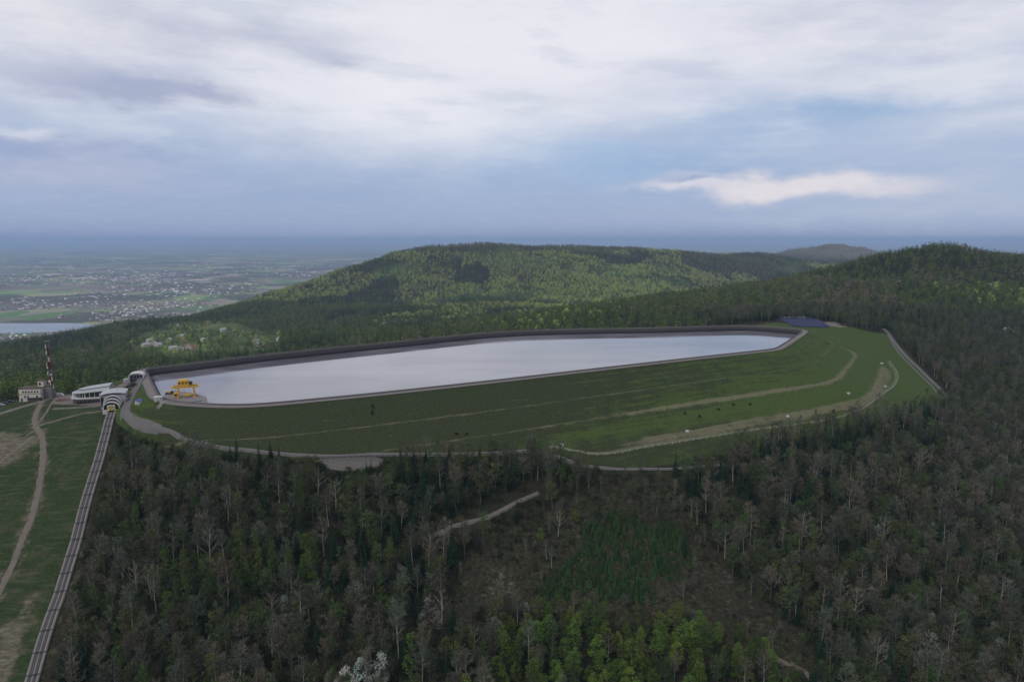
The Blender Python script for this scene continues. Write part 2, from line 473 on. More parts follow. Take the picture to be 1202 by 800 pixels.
# hazier summit beyond
cp((985, 285.5, 6200), (1000, 287, 6200), (965, 289, 6180), (1020, 293, 6200), (945, 292.5, 6100), (905, 299, 6000), (940, 307, 5300), (1060, 305, 6100), (985, 303, 5500))
cw((2500, 8200, -470), (4000, 7500, -300), (4200, 5000, -200), (1200, 8000, -470), (5500, 9000, -470), (7000, 5000, -470), (7000, 1000, -470), (4000, 0, -450), (3000, 1000, -260),
   (3000, -600, -460), (0, -600, -330), (-1500, -600, -450), (-3000, -600, -480), (-4000, 3000, -490), (-4000, 6000, -490), (0, 9500, -490), (3500, 9500, -490), (7000, 9500, -490), (-3000, 9500, -490), (7000, -600, -480))
CT = np.array(CTRL)
def rbf_fit(pts):
    xy = pts[:, :2] / 1000.0
    d = np.hypot(xy[:, None, 0] - xy[None, :, 0], xy[:, None, 1] - xy[None, :, 1])
    n = len(pts)
    A = np.zeros((n + 3, n + 3)); A[:n, :n] = d - np.eye(n) * 0.004
    A[:n, n] = 1; A[:n, n + 1:] = xy; A[n, :n] = 1; A[n + 1:, :n] = xy.T
    return np.linalg.solve(A, np.concatenate([pts[:, 2], [0, 0, 0]]))
RW = rbf_fit(CT)
def rbf(x, y):
    x = np.asarray(x, float) / 1000.0; y = np.asarray(y, float) / 1000.0
    out = RW[-3] + RW[-2] * x + RW[-1] * y
    for wgt, (cx, cy, _) in zip(RW[:-3], CT):
        out = out + wgt * np.sqrt((x - cx / 1000.0) ** 2 + (y - cy / 1000.0) ** 2 + 0.0008)
    return out
_perm = np.random.default_rng(3).random((256, 256))
def vnoise(x, y, scale):
    x = np.asarray(x, float) / scale + 500; y = np.asarray(y, float) / scale + 500
    xi = np.floor(x).astype(int); yi = np.floor(y).astype(int)
    fx = x - xi; fy = y - yi; fx = fx * fx * (3 - 2 * fx); fy = fy * fy * (3 - 2 * fy)
    g = lambda a, b: _perm[a % 256, b % 256]
    return (g(xi, yi) * (1 - fx) + g(xi + 1, yi) * fx) * (1 - fy) + (g(xi, yi + 1) * (1 - fx) + g(xi + 1, yi + 1) * fx) * fy - 0.5
def graded(lo, fine0, fine1, hi, step, grow):
    a = list(np.arange(fine0, fine1 + 0.1, step))
    s = step
    while a[-1] < hi: s *= grow; a.append(a[-1] + s)
    s = step
    b = []
    v = fine0
    while v > lo: s *= grow; v -= s; b.append(v)
    return np.array(b[::-1] + a)
GX = graded(-4000, -460, 560, 7000, 5.0, 1.035)
GY = graded(-500, 230, 900, 9400, 5.0, 1.035)
MX, MY = np.meshgrid(GX, GY, indexing='ij')
HT = rbf(MX, MY)
dist0 = np.hypot(MX, MY - 450)
plate = np.clip(np.hypot(MX + 300, MY - 460) / 80.0 - 0.5, 0, 1)
HT += vnoise(MX, MY, 38) * 2.2 * plate + vnoise(MX, MY, 14) * 0.7 * plate
far_amp = np.clip((dist0 - 500) / 1500, 0, 1)
gul = vnoise(MX + 0.35 * MY, MY, 330) * 30 + vnoise(MX, MY, 150) * 22 + vnoise(MX, MY, 70) * 7
HT += gul * far_amp
inside_d = np.where(in_poly(MX, MY, crest), 1.0, 0.0)
HT = np.where(inside_d > 0, np.minimum(HT, -26.0), HT)
HT = np.maximum(HT, -470.0)
def bil(A, x, y):
    x = np.clip(np.asarray(x, float), GX[0], GX[-1] - 1e-3); y = np.clip(np.asarray(y, float), GY[0], GY[-1] - 1e-3)
    i = np.searchsorted(GX, x, 'right') - 1; j = np.searchsorted(GY, y, 'right') - 1
    fx = (x - GX[i]) / (GX[i + 1] - GX[i]); fy = (y - GY[j]) / (GY[j + 1] - GY[j])
    return A[i, j] * (1 - fx) * (1 - fy) + A[i + 1, j] * fx * (1 - fy) + A[i, j + 1] * (1 - fx) * fy + A[i + 1, j + 1] * fx * fy
def terr(x, y): return bil(HT, x, y)
def gz(x, y):
    """standing height: terrain or embankment, whichever is on top"""
    return np.maximum(terr(x, y), bank_real(x, y))
GZ = np.maximum(HT, bank_real(MX, MY))
def gzf(x, y): return bil(GZ, x, y)
def on_ground(px, py, y0=200.0, y1=9000.0):
    """where the line of sight through a picture point meets the ground"""
    r = ray(px, py)
    ts = np.concatenate([np.arange(y0, 1500, 2.0), np.arange(1500, y1, 15.0)]) / r[1]
    X = r[0] * ts; Y = r[1] * ts; Z = CAM_H + r[2] * ts
    below = np.nonzero(Z < gzf(X, Y))[0]
    k = below[0] if len(below) else len(ts) - 1
    return float(X[k]), float(Y[k]), float(gzf(X[k], Y[k]))
def og2(pts): return [on_ground(*p)[:2] for p in pts]

# ------------------------------------------------------------------ surveyed outlines on the ground
SKI = og2([(137, 487), (131, 500), (124, 530), (115, 562), (106, 596), (96, 636), (86, 672), (75, 706), (66, 730), (57, 765), (48, 800), (40, 835)])
ski_poly = SKI + [(-260, 200), (-700, 200), (-700, 478), (-420, 474), (-330, 482), (-290, 520), (-262, 470), (-244, 425), (-247, 412)]
grass_poly = [(-262, 470), (-250, 420)] + [(x, y) for x, y, z in TOE] + og2([(1112, 468),
            (1085, 435), (1055, 405), (1041, 391)]) + [(440, 830), (400, 880), (250, 870), (240, 800), (100, 790), (0, 765), (-140, 680), (-300, 570), (-305, 520)]
village = og2([(150, 418), (165, 392), (205, 377), (262, 379), (330, 392), (330, 410), (250, 419), (200, 424)])
SCRUB = og2([(560, 655), (600, 622), (660, 600), (740, 560), (800, 560), (805, 600), (865, 685), (940, 745), (965, 790), (920, 815), (880, 770), (700, 730), (600, 715), (530, 740), (520, 690)])
PLANT = og2([(690, 622), (740, 614), (800, 622), (815, 660), (795, 700), (700, 712), (640, 712), (650, 670)])
LOT = og2([(372, 542), (455, 540), (440, 550), (405, 556), (385, 552)])
def soft(x, y, poly, wdt):
    d = seg_dist(x, y, poly, True)
    return np.clip(0.5 + np.where(in_poly(x, y, poly), d, -d) / wdt, 0, 1)
near_m = (MX > -750) & (MX < 700) & (MY > 150) & (MY < 2300)
G = np.zeros_like(MX); S = np.zeros_like(MX); V = np.zeros_like(MX); SC = np.zeros_like(MX)
xs, ys = MX[near_m], MY[near_m]
G[near_m] = np.maximum(soft(xs, ys, ski_poly, 6.0), soft(xs, ys, grass_poly, 6.0))
SC[near_m] = soft(xs, ys, SCRUB, 14.0)
vm_ = (MX > -1500) & (MX < 200) & (MY > 800) & (MY < 2600)
V[vm_] = soft(MX[vm_], MY[vm_], village, 60.0)
SUMM = np.exp(-(((MX - 2950) / 700) ** 2 + ((MY - 6000) / 700) ** 2)); 
BARE = og2([(0, 505), (30, 507), (45, 515), (40, 528), (22, 540), (0, 552), (-40, 560), (-40, 515)])
BARE2 = og2([(0, 735), (22, 720), (40, 700), (34, 740), (22, 780), (12, 830), (-30, 830)])
S[near_m] = np.maximum(soft(xs, ys, BARE, 9.0), soft(xs, ys, BARE2, 9.0))
TRAIL = og2([(52, 468), (45, 480), (41, 492), (43, 501), (49, 512), (51, 530), (50, 548), (46, 575), (38, 605), (25, 640), (10, 675), (0, 695), (-30, 755)])
S[near_m] = np.maximum(S[near_m], 0.72 * np.clip(1.25 - seg_dist(xs, ys, TRAIL) / 7.0, 0, 1))
S = np.maximum(S, np.where(MY > 4800, SUMM * 1.4, 0))
RID = np.clip((MY - 1800) / 400, 0, 1) * np.clip((4600 - MY) / 300, 0, 1) * np.clip((vnoise(MX, MY, 240) + vnoise(MX, MY, 90) * 0.6 - 0.10) * 8, 0, 1); V = np.maximum(V, RID * 0.9)
S[near_m] = np.maximum(S[near_m], 0.5 * np.clip(1.2 - seg_dist(xs, ys, SKI) / 9.0, 0, 1))

# ------------------------------------------------------------------ ground material
def mat_terrain():
    m_ = bpy.data.materials.new('hill_ground'); m_.use_nodes = True
    t = NT(m_.node_tree)
    geo = t.n('ShaderNodeNewGeometry'); pos = geo.outputs['Position']
    def attr(nm):
        a = t.n('ShaderNodeAttribute'); a.attribute_name = nm; return a.outputs['Fac']
    n1 = t.noise(pos, 0.02, 4, 0.6); n2 = t.noise(pos, 0.12, 4, 0.65); n3 = t.noise(pos, 0.9, 4, 0.7)
    streak = t.noise(t.vm('MULTIPLY', pos, (0.05, 0.45, 0.45)), 1.0, 4, 0.6)
    litter = t.ramp(n3, [(0.25, (0.011, 0.011, 0.006)), (0.5, (0.024, 0.023, 0.014)), (0.75, (0.055, 0.049, 0.032))])
    moss = t.ramp(n3, [(0.3, (0.009, 0.016, 0.008)), (0.7, (0.026, 0.036, 0.018))])
    floor_ = t.mix(t.smooth(n2, 0.48, 0.66), litter, moss)
    scrub = t.ramp(t.noise(pos, 0.55, 5, 0.72), [(0.30, (0.012, 0.014, 0.008)), (0.52, (0.032, 0.032, 0.020)), (0.70, (0.085, 0.079, 0.054))])
    c = t.mix(t.m('MULTIPLY', attr('scrub'), t.smooth(n2, 0.30, 0.55)), floor_, scrub)
    grass = t.ramp(n3, [(0.25, (0.013, 0.025, 0.010)), (0.5, (0.024, 0.041, 0.015)), (0.78, (0.046, 0.065, 0.026))])
    olive = t.ramp(n3, [(0.25, (0.035, 0.040, 0.020)), (0.75, (0.085, 0.080, 0.045))])
    grass = t.mix(t.m('MULTIPLY', t.smooth(n2, 0.46, 0.72), 0.75), grass, olive)
    grass = t.mix(t.m('MULTIPLY', t.smooth(streak, 0.50, 0.72), 0.55), grass, (0.085, 0.082, 0.056))
    grass = t.mix(t.m('MULTIPLY', t.smooth(t.noise(t.vm('MULTIPLY', pos, (0.9, 0.30, 0.3)), 1.0, 4, 0.7), 0.56, 0.74), 0.5), grass, (0.075, 0.070, 0.050))
    grass = t.mix(t.m('MULTIPLY', t.smooth(n1, 0.5, 0.7), 0.45), grass, (0.030, 0.048, 0.018))
    lush = t.ramp(n3, [(0.25, (0.028, 0.048, 0.013)), (0.5, (0.046, 0.071, 0.020)), (0.75, (0.073, 0.100, 0.032))])
    grass = t.mix(attr('lush'), grass, lush)
    ga = t.m('ADD', attr('grass'), t.m('MULTIPLY', t.m('SUBTRACT', n3, 0.5), 0.9))
    c = t.mix(t.smooth(ga, 0.35, 0.65), c, grass)
    soil = t.ramp(t.noise(t.vm('MULTIPLY', pos, (0.25, 0.8, 0.5)), 1.0, 4, 0.65), [(0.3, (0.05, 0.055, 0.03)), (0.55, (0.13, 0.115, 0.085)), (0.75, (0.24, 0.20, 0.15))])
    sa = t.m('ADD', attr('soil'), t.m('MULTIPLY', t.m('SUBTRACT', n2, 0.55), 1.6))
    c = t.mix(t.m('MULTIPLY', t.smooth(sa, 0.35, 0.8), 0.85), c, soil)
    meadow = t.ramp(t.noise(pos, 0.012, 4, 0.6), [(0.35, (0.035, 0.070, 0.022)), (0.55, (0.075, 0.105, 0.035)), (0.7, (0.12, 0.12, 0.06))])
    c = t.mix(attr('meadow'), c, meadow)
    p = t.n('ShaderNodeBsdfPrincipled'); t.link(c, p.inputs['Base Color'])
    p.inputs['Roughness'].default_value = 0.95; p.inputs['Specular IOR Level'].default_value = 0.05
    b = t.n('ShaderNodeBump'); b.inputs['Strength'].default_value = 0.6; b.inputs['Distance'].default_value = 0.5
    t.link(n3, b.inputs['Height']); t.link(b.outputs[0], p.inputs['Normal'])
    o = t.n('ShaderNodeOutputMaterial'); t.link(p.outputs[0], o.inputs[0])
    return m_
M_TERR = mat_terrain()
nx, ny = len(GX), len(GY)
I_ = np.arange(nx * ny).reshape(nx, ny)
FQ = np.stack([I_[:-1, :-1], I_[1:, :-1], I_[1:, 1:], I_[:-1, 1:]], -1).reshape(-1, 4)
me = np_mesh('terrain', np.stack([MX, MY, HT], -1).reshape(-1, 3), FQ, M_TERR, True)
LU = np.zeros_like(MX); LU[near_m] = soft(xs, ys, grass_poly, 12.0) * np.clip((xs - 60) / 150, 0, 1)
for nm, A in (('grass', G), ('soil', S), ('meadow', V), ('scrub', SC), ('lush', LU)): set_attr(me, nm, A.ravel())
tag(mesh_obj('terrain', me), 'wooded hills and grassy slopes around the reservoir', kind='structure')

# ------------------------------------------------------------------ the plain: one sheet out to the horizon
PLAIN_Z = -440.0
def mat_plainland():
    m_ = bpy.data.materials.new('farmland'); m_.use_nodes = True
    t = NT(m_.node_tree)
    geo = t.n('ShaderNodeNewGeometry'); pos = geo.outputs['Position']
    wp = t.vm('ADD', pos, t.vm('MULTIPLY', t.comb(t.noise(pos, 0.0012, 3), t.noise(t.vm('ADD', pos, (900.0, 100.0, 0.0)), 0.0012, 3), 0.0), (500.0, 500.0, 0.0)))
    vo = t.n('ShaderNodeTexVoronoi'); t.link(t.vm('MULTIPLY', wp, (1.0, 0.45, 1.0)), vo.inputs['Vector']); vo.inputs['Scale'].default_value = 0.0045
    sp = t.n('ShaderNodeSeparateColor'); t.link(vo.outputs['Color'], sp.inputs[0])
    field = t.ramp(sp.outputs[0], [(0.0, (0.09, 0.17, 0.05)), (0.25, (0.17, 0.25, 0.08)), (0.45, (0.26, 0.27, 0.13)), (0.62, (0.16, 0.14, 0.11)), (0.80, (0.24, 0.21, 0.17)), (0.95, (0.45, 0.42, 0.36))], 'CONSTANT')
    wood = t.smooth(t.noise(pos, 0.0011, 5, 0.62), 0.47, 0.53)
    c = t.mix(wood, field, t.mix(t.noise(pos, 0.01, 3), (0.035, 0.050, 0.030), (0.10, 0.092, 0.068)))
    bel = t.smooth(t.noise(t.vm('MULTIPLY', pos, (0.5, 1.6, 1.0)), 0.00045, 4, 0.6), 0.50, 0.60)
    c = t.mix(t.m('MULTIPLY', bel, 0.5), c, (0.16, 0.13, 0.12))
    p = t.n('ShaderNodeBsdfPrincipled'); t.link(c, p.inputs['Base Color']); p.inputs['Roughness'].default_value = 0.95; p.inputs['Specular IOR Level'].default_value = 0.1
    o = t.n('ShaderNodeOutputMaterial'); t.link(p.outputs[0], o.inputs[0])
    return m_
m = MB(); E_ = 110000.0
m.add([(-E_, -E_, PLAIN_Z), (E_, -E_, PLAIN_Z), (E_, E_, PLAIN_Z), (-E_, E_, PLAIN_Z)], [(0, 1, 2, 3)])
tag(m.build('ground', mat_plainland()), 'hazy plain of fields and towns reaching to the horizon', kind='structure')

# ------------------------------------------------------------------ water
def mat_water(name, body, rough, bump, ior=1.333):
    m_ = bpy.data.materials.new(name); m_.use_nodes = True
    t = NT(m_.node_tree)
    geo = t.n('ShaderNodeNewGeometry'); pos = geo.outputs['Position']
    p = t.n('ShaderNodeBsdfPrincipled')
    p.inputs['Base Color'].default_value = (*body, 1)
    wind_and_reflection = t.smooth(t.noise(t.vm('MULTIPLY', pos, (0.0045, 0.012, 1.0)), 1.0, 5, 0.6, 0.8), 0.38, 0.62)
    t.link(t.m('MULTIPLY_ADD', wind_and_reflection, 0.10, rough), p.inputs['Roughness'])
    t.link(t.mix(wind_and_reflection, (*body, 1), (body[0] * 2.0, body[1] * 2.0, body[2] * 1.9, 1)), p.inputs['Base Color']); p.inputs['IOR'].default_value = ior  # paler body patches paint mottled cloud reflections into the water colour
    b = t.n('ShaderNodeBump'); b.inputs['Strength'].default_value = bump; b.inputs['Distance'].default_value = 0.25
    t.link(t.noise(t.vm('MULTIPLY', pos, (0.25, 0.5, 1.0)), 1.0, 3, 0.6), b.inputs['Height']); t.link(b.outputs[0], p.inputs['Normal'])
    o = t.n('ShaderNodeOutputMaterial'); t.link(p.outputs[0], o.inputs[0])
    return m_
WATER_Z = -4.6
wring = crest - cnorm * 9.0
m = MB(); m.add([(x, y, WATER_Z) for x, y in wring], [tuple(range(NC))])
tag(m.build('water', mat_water('reservoir_water', (0.10, 0.10, 0.12), 0.02, 0.025, 2.0)), 'calm grey water of the reservoir mirroring the cloudy sky', kind='structure')
lake_pts = [at_z(px, py, PLAIN_Z + 0.5) for px, py in [(-160, 377), (-60, 378.5), (30, 379.3), (80, 379), (105, 380.5), (110, 383), (98, 386), (60, 389.5), (20, 391), (-40, 392), (-160, 396)]]
lk = catmull([(x, y) for x, y, z in lake_pts], 90.0, True)
m = MB(); m.add([(x, y, PLAIN_Z + 0.5) for x, y in lk], [tuple(range(len(lk)))][::1])
tag(m.build('lake', mat_water('lake_water', (0.10, 0.12, 0.14), 0.12, 0.05)), 'pale lake on the plain below the wooded hills', kind='structure')

# ================================================================== DAM
M_CONC = mat_plain('crest_concrete', (0.155, 0.142, 0.135), 0.85, 0, 0.18, 0.35, 0.1)
M_CONC_D = mat_plain('old_concrete', (0.16, 0.15, 0.14), 0.85, 0, 0.22, 0.4, 0.1)
M_ASPH = mat_plain('asphalt', (0.085, 0.082, 0.085), 0.9, 0, 0.2, 0.5)
def mat_lining():
    m_ = bpy.data.materials.new('reservoir_lining'); m_.use_nodes = True
    t = NT(m_.node_tree)
    geo = t.n('ShaderNodeNewGeometry'); pos = geo.outputs['Position']
    s3 = t.n('ShaderNodeSeparateXYZ'); t.link(pos, s3.inputs[0])
    h = t.m('ADD', s3.outputs[2], t.m('MULTIPLY', t.noise(pos, 0.15, 4, 0.6), 1.2))
    c = t.ramp(t.m('MULTIPLY_ADD', h, 0.25, 1.0), [(0.0, (0.009, 0.009, 0.011)), (0.30, (0.016, 0.016, 0.019)), (0.45, (0.027, 0.027, 0.030)), (0.95, (0.044, 0.042, 0.044))])
    k = t.m('MULTIPLY_ADD', t.noise(pos, 0.8, 4, 0.6), 0.5, 0.75)
    c = t.mix(1.0, c, t.comb(k, k, k), 'MULTIPLY')
    p = t.n('ShaderNodeBsdfPrincipled'); t.link(c, p.inputs['Base Color']); p.inputs['Roughness'].default_value = 0.9
    p.inputs['Specular IOR Level'].default_value = 0.2
    o = t.n('ShaderNodeOutputMaterial'); t.link(p.outputs[0], o.inputs[0])
    return m_
def mat_bank():
    m_ = bpy.data.materials.new('embankment_grass'); m_.use_nodes = True
    t = NT(m_.node_tree)
    geo = t.n('ShaderNodeNewGeometry'); pos = geo.outputs['Position']
    def attr(nm):
        a = t.n('ShaderNodeAttribute'); a.attribute_name = nm; return a.outputs['Fac']
    d = attr('down'); u = attr('along')
    along = t.comb(t.m('MULTIPLY', u, 0.02), t.m('MULTIPLY', d, 0.35), 0.0)
    n_al = t.noise(along, 1.0, 5, 0.6); n2 = t.noise(pos, 0.10, 5, 0.62); n3 = t.noise(pos, 0.8, 4, 0.7)
    green = t.ramp(n3, [(0.25, (0.028, 0.048, 0.013)), (0.5, (0.048, 0.074, 0.020)), (0.75, (0.075, 0.103, 0.032))])
    dull = t.ramp(n3, [(0.25, (0.018, 0.025, 0.012)), (0.5, (0.031, 0.040, 0.018)), (0.75, (0.052, 0.060, 0.028))])
    fresh = t.m('ADD', attr('fresh'), t.m('ADD', t.m('MULTIPLY', t.m('SUBTRACT', n_al, 0.5), 1.9), t.m('MULTIPLY', t.m('SUBTRACT', n2, 0.5), 1.2)))
    c = t.mix(t.smooth(fresh, 0.25, 0.85), dull, green)
    dry = t.m('ADD', attr('dry'), t.m('ADD', t.m('MULTIPLY', t.m('SUBTRACT', n_al, 0.5), 0.9), t.m('MULTIPLY', t.m('SUBTRACT', n2, 0.5), 1.1)))
    straw = t.ramp(n3, [(0.3, (0.075, 0.075, 0.042)), (0.6, (0.16, 0.145, 0.095)), (0.8, (0.22, 0.195, 0.14))])
    c = t.mix(t.m('MULTIPLY', t.smooth(dry, 0.40, 0.95), 0.8), c, straw)
    p = t.n('ShaderNodeBsdfPrincipled'); t.link(c, p.inputs['Base Color']); p.inputs['Roughness'].default_value = 0.95; p.inputs['Specular IOR Level'].default_value = 0.05
    b = t.n('ShaderNodeBump'); b.inputs['Strength'].default_value = 0.5; b.inputs['Distance'].default_value = 0.4
    t.link(n3, b.inputs['Height']); t.link(b.outputs[0], p.inputs['Normal'])
    o = t.n('ShaderNodeOutputMaterial'); t.link(p.outputs[0], o.inputs[0])
    return m_
dam = empty('dam', (0, 0, 0))
tag(dam, 'long grassed embankment dam with a concrete crest around the reservoir', 'dam')
def ring_strip(name, profile, mat, attrs=False, closed=True):
    """profile: (offset outward, z) swept round the crest line"""
    vs = []
    for k, (d, z) in enumerate(profile):
        ring = crest + cnorm * d
        vs.append(np.column_stack([ring, np.full(NC, z)]))
    V3 = np.array(vs)
    K = len(profile)
    idx = np.arange(K * NC).reshape(K, NC)
    nxt = np.roll(idx, -1, 1)
    fs = np.stack([idx[:-1], idx[1:], nxt[1:], nxt[:-1]], -1).reshape(-1, 4)
    return V3, fs
bd = []
for (d0, z0), (d1, z1) in zip(PROF[:8], PROF[1:9]):
    k = max(1, int((d1 - d0) / 1.5))
    for j in range(k): bd.append((d0 + (d1 - d0) * j / k, z0 + (z1 - z0) * j / k))
bd.append((PROF[8])); bd.append((110, -49.0))
V3, fs = ring_strip('embankment', bd, None)
dd = np.array([p[0] for p in bd])[:, None] * np.ones((1, NC))
V3[..., 2] += vnoise(V3[..., 0], V3[..., 1], 9.0) * 0.3 * (dd > 2)
V3[..., 2] += bank_real(V3[..., 0], V3[..., 1]) - bank_z(V3[..., 0], V3[..., 1])
seglen = np.concatenate([[0], np.cumsum(np.hypot(*(np.diff(crest, axis=0).T)))])
bank = np_mesh('embankment', V3.reshape(-1, 3), fs, mat_bank(), True)
set_attr(bank, 'down', dd.ravel()); set_attr(bank, 'along', (seglen[None, :] * np.ones((len(bd), 1))).ravel())
pxs = np.array([[project(*p)[0] for p in row] for row in V3])
X3, Y3 = V3[..., 0], V3[..., 1]
fresh = np.clip((X3 + 20) / 330, 0, 1) * 0.78 + 0.06
fresh = np.maximum(fresh, 0.7 * np.clip((-180 - X3) / 45, 0, 1))
fresh += 0.45 * np.exp(-((dd - 60) / 9.0) ** 2) * np.clip((X3 + 40) / 80, 0, 1) + 0.25 * np.exp(-((dd - 40) / 6.0) ** 2) * np.clip((X3 - 20) / 80, 0, 1)
berm = np.zeros_like(dd)
berm += np.exp(-((dd - 25.5) / 1.7) ** 2) * np.where(X3 < 150, 0.78, 0.55)
berm += np.exp(-((dd - 47.3) / np.where(X3 < 60, 1.8, 3.6)) ** 2) * (0.80 + 0.40 * np.clip((X3 - 60) / 60, 0, 1) * np.clip((330 - X3) / 60, 0, 1))
berm += 0.95 * np.exp(-((dd - 76) / 7.5) ** 2) * np.clip((X3 - 55) / 30, 0, 1)
berm += 0.8 * np.exp(-(((X3 - 357) / 12) ** 2 + ((Y3 - 735) / 22) ** 2))
set_attr(bank, 'fresh', fresh.ravel()); set_attr(bank, 'dry', berm.ravel())
tag(mesh_obj('embankment', bank, dam), 'grassed outer slope with paler berm lines')
# inner lining, seen above the water
lin = [(-6.2, 0.02), (-6.4, -0.5), (-9.0, -4.6), (-13.0, -11.0)]
V3, fs = ring_strip('lining', lin, None)
mesh_obj('inner_lining', np_mesh('inner_lining', V3.reshape(-1, 3), fs[:, ::-1], mat_lining(), False), dam)
# crest road, in concrete bays with recessed joints
bay_mats = [M_CONC]
V3, fs = ring_strip('crest_base', [(-6.2, -0.02), (0.4, -0.02)], None)
mesh_obj('crest_road', np_mesh('crest_road', V3.reshape(-1, 3), fs[:, ::-1], M_ASPH, False), dam)
for i in range(0, NC, 2):
    j = (i + 2) % NC; h = (i + 1) % NC
    mb = MB()
    ring = [i, h, j]
    pts_o = [crest[k] + cnorm[k] * 0.2 for k in ring]; pts_i = [crest[k] - cnorm[k] * 5.3 for k in ring]
    g0 = tang[i] * 0.12; g1 = -tang[j] * 0.12
    pts_o[0] = pts_o[0] + g0; pts_i[0] = pts_i[0] + g0; pts_o[2] = pts_o[2] + g1; pts_i[2] = pts_i[2] + g1
    vs = []
    for z in (0.0, 0.12):
        vs += [(p[0], p[1], z) for p in pts_o] + [(p[0], p[1], z) for p in pts_i]
    fs_ = [(6, 7, 10, 9), (7, 8, 11, 10), (0, 3, 4, 1), (1, 4, 5, 2), (0, 1, 7, 6), (1, 2, 8, 7), (4, 3, 9, 10), (5, 4, 10, 11), (3, 0, 6, 9), (2, 5, 11, 8)]
    mb.add(vs, [f[::-1] for f in fs_]); mb.build('crest_slab', M_CONC, dam)
# parapet on the water side
V3, fs = ring_strip('parapet', [(-5.5, 0.0), (-5.5, 1.1), (-6.0, 1.1), (-6.0, -0.3)], None)
mesh_obj('parapet', np_mesh('parapet', V3.reshape(-1, 3), fs[:, ::-1], mat_plain('parapet_concrete', (0.085, 0.08, 0.08), 0.85, 0, 0.2, 0.4), False), dam)
# railing along the outer edge
mb = MB()
for i in range(NC):
    j = (i + 1) % NC
    a = crest[i] + cnorm[i] * 0.1; b = crest[j] + cnorm[j] * 0.1
    for z in (0.6, 1.1): mb.bar((a[0], a[1], z), (b[0], b[1], z), 0.06)
    for k in range(3):
        p = a + (b - a) * k / 3; mb.bar((p[0], p[1], 0.05), (p[0], p[1], 1.1), 0.07)
o = mb.build('railing', mat_plain('railing_steel', (0.22, 0.21, 0.21), 0.5, 0.3), dam)

# ------------------------------------------------------------------ roads and paths: ribbons laid on the ground
def ribbon(name, pts, width, mat, label, lift=0.10, step=3.0, ragged=0.0, world=False, zf=gz, parent=None, flat=False):
    P2 = np.array(pts if world else og2(pts), float)
    L = catmull(P2, step)
    t_ = np.gradient(L, axis=0); t_ /= np.linalg.norm(t_, axis=1)[:, None]
    nr = np.stack([t_[:, 1], -t_[:, 0]], 1)
    cols = 7
    vs = []
    fr = [-1.12, -1.0, -0.5, 0, 0.5, 1.0, 1.12]
    qs = [L + nr * (width / 2 * f) for f in fr]
    zs = np.array([zf(q[:, 0], q[:, 1]) for q in qs])
    if flat:
        top = zs[2:5].mean(0)
        ker = np.ones(5) / 5
        top = np.convolve(np.pad(top, 2, 'edge'), ker, 'valid')
        top = np.maximum(top, zs[1:6].max(0) - 0.15)
        zz = np.array([zs[0] - 0.6] + [top + lift] * 5 + [zs[6] - 0.6])
    else:
        zz = zs + lift
        zz[0] = zs[0] - 0.3; zz[6] = zs[6] - 0.3
    for c in range(cols):
        q = qs[c]
        if ragged and c in (0, 1, 5, 6):
            q = q + nr * (np.random.default_rng(c // 4 + len(L)).normal(0, ragged, len(L)))[:, None]
        vs.append(np.column_stack([q, zz[c]]))
    A = np.array(vs)
    n = len(L); idx = np.arange(cols * n).reshape(cols, n)
    fs = np.stack([idx[:-1, :-1], idx[:-1, 1:], idx[1:, 1:], idx[1:, :-1]], -1).reshape(-1, 4)
    me = np_mesh(name, A.reshape(-1, 3), fs, mat, True)
    o = mesh_obj(name, me, parent)
    if parent is None: tag(o, label, kind='structure')
    return o, L, nr
M_GRAVEL = mat_plain('pale_gravel', (0.10, 0.096, 0.090), 0.95, 0, 0.35, 0.6, 0.2)
M_ASPH2 = mat_plain('dark_asphalt', (0.105, 0.10, 0.102), 0.9, 0, 0.25, 0.3)
M_DIRT = mat_plain('bare_dirt', (0.120, 0.105, 0.086), 0.95, 0, 0.4, 0.35, 0.2)
M_ROADP = mat_plain('worn_asphalt', (0.115, 0.11, 0.108), 0.9, 0, 0.25, 0.3)
M_TRACK_D = mat_plain('trail_gravel', (0.115, 0.110, 0.100), 0.95, 0, 0.4, 0.4, 0.2)
_, bend_l, _ = ribbon('road', [(147, 486), (152, 492), (160, 497), (174, 503), (188, 507)], 3.6, M_ROADP, 'paved bend of the road below the arched station', 0.5)
toe_road, toe_line, toe_n = ribbon('road', [(178, 504), (188, 507), (200, 511), (235, 522), (290, 534), (350, 537.5), (410, 537), (460, 536), (530, 534), (590, 532), (630, 531), (652, 536), (680, 547), (710, 551), (745, 550.5), (790, 551), (850, 546)], 2.5, M_ROADP, 'service road along the foot of the dam', 0.2, flat=True)
prom, prom_l, prom_n = ribbon('promenade', [(148, 489), (147, 482), (150, 474), (155, 464), (160, 455), (164, 447), (167, 441)], 5.6, mat_plain('paving', (0.10, 0.095, 0.095), 0.9, 0, 0.25, 0.4), 'paved promenade between the station and the dam crest', 0.4)
ribbon('path', [(52, 468), (45, 480), (41, 492), (43, 501), (49, 512), (51, 530), (50, 548), (46, 575), (38, 605), (25, 640), (10, 675), (0, 695), (-30, 755)], 3.2, M_DIRT, 'trodden dirt path winding down the ski slope', 0.10, 2.0, 0.22)
ribbon('path', [(45, 500), (60, 496), (80, 490), (100, 485), (124, 482)], 2.2, M_DIRT, 'thin dirt path from the trail fork to the arched station', 0.12, 2.0, 0.3)
ribbon('path', [(46, 497), (52, 488), (58, 478), (62, 471)], 1.4, M_DIRT, 'narrow footpath cutting the corner below the mast', 0.12, 2.0, 0.2)
ribbon('path', [(-40, 495), (0, 486), (25, 478), (45, 472), (62, 467), (80, 463)], 5.0, M_TRACK_D, 'broad pale path along the hilltop below the transmitter building', 0.12, 2.0, 0.4)
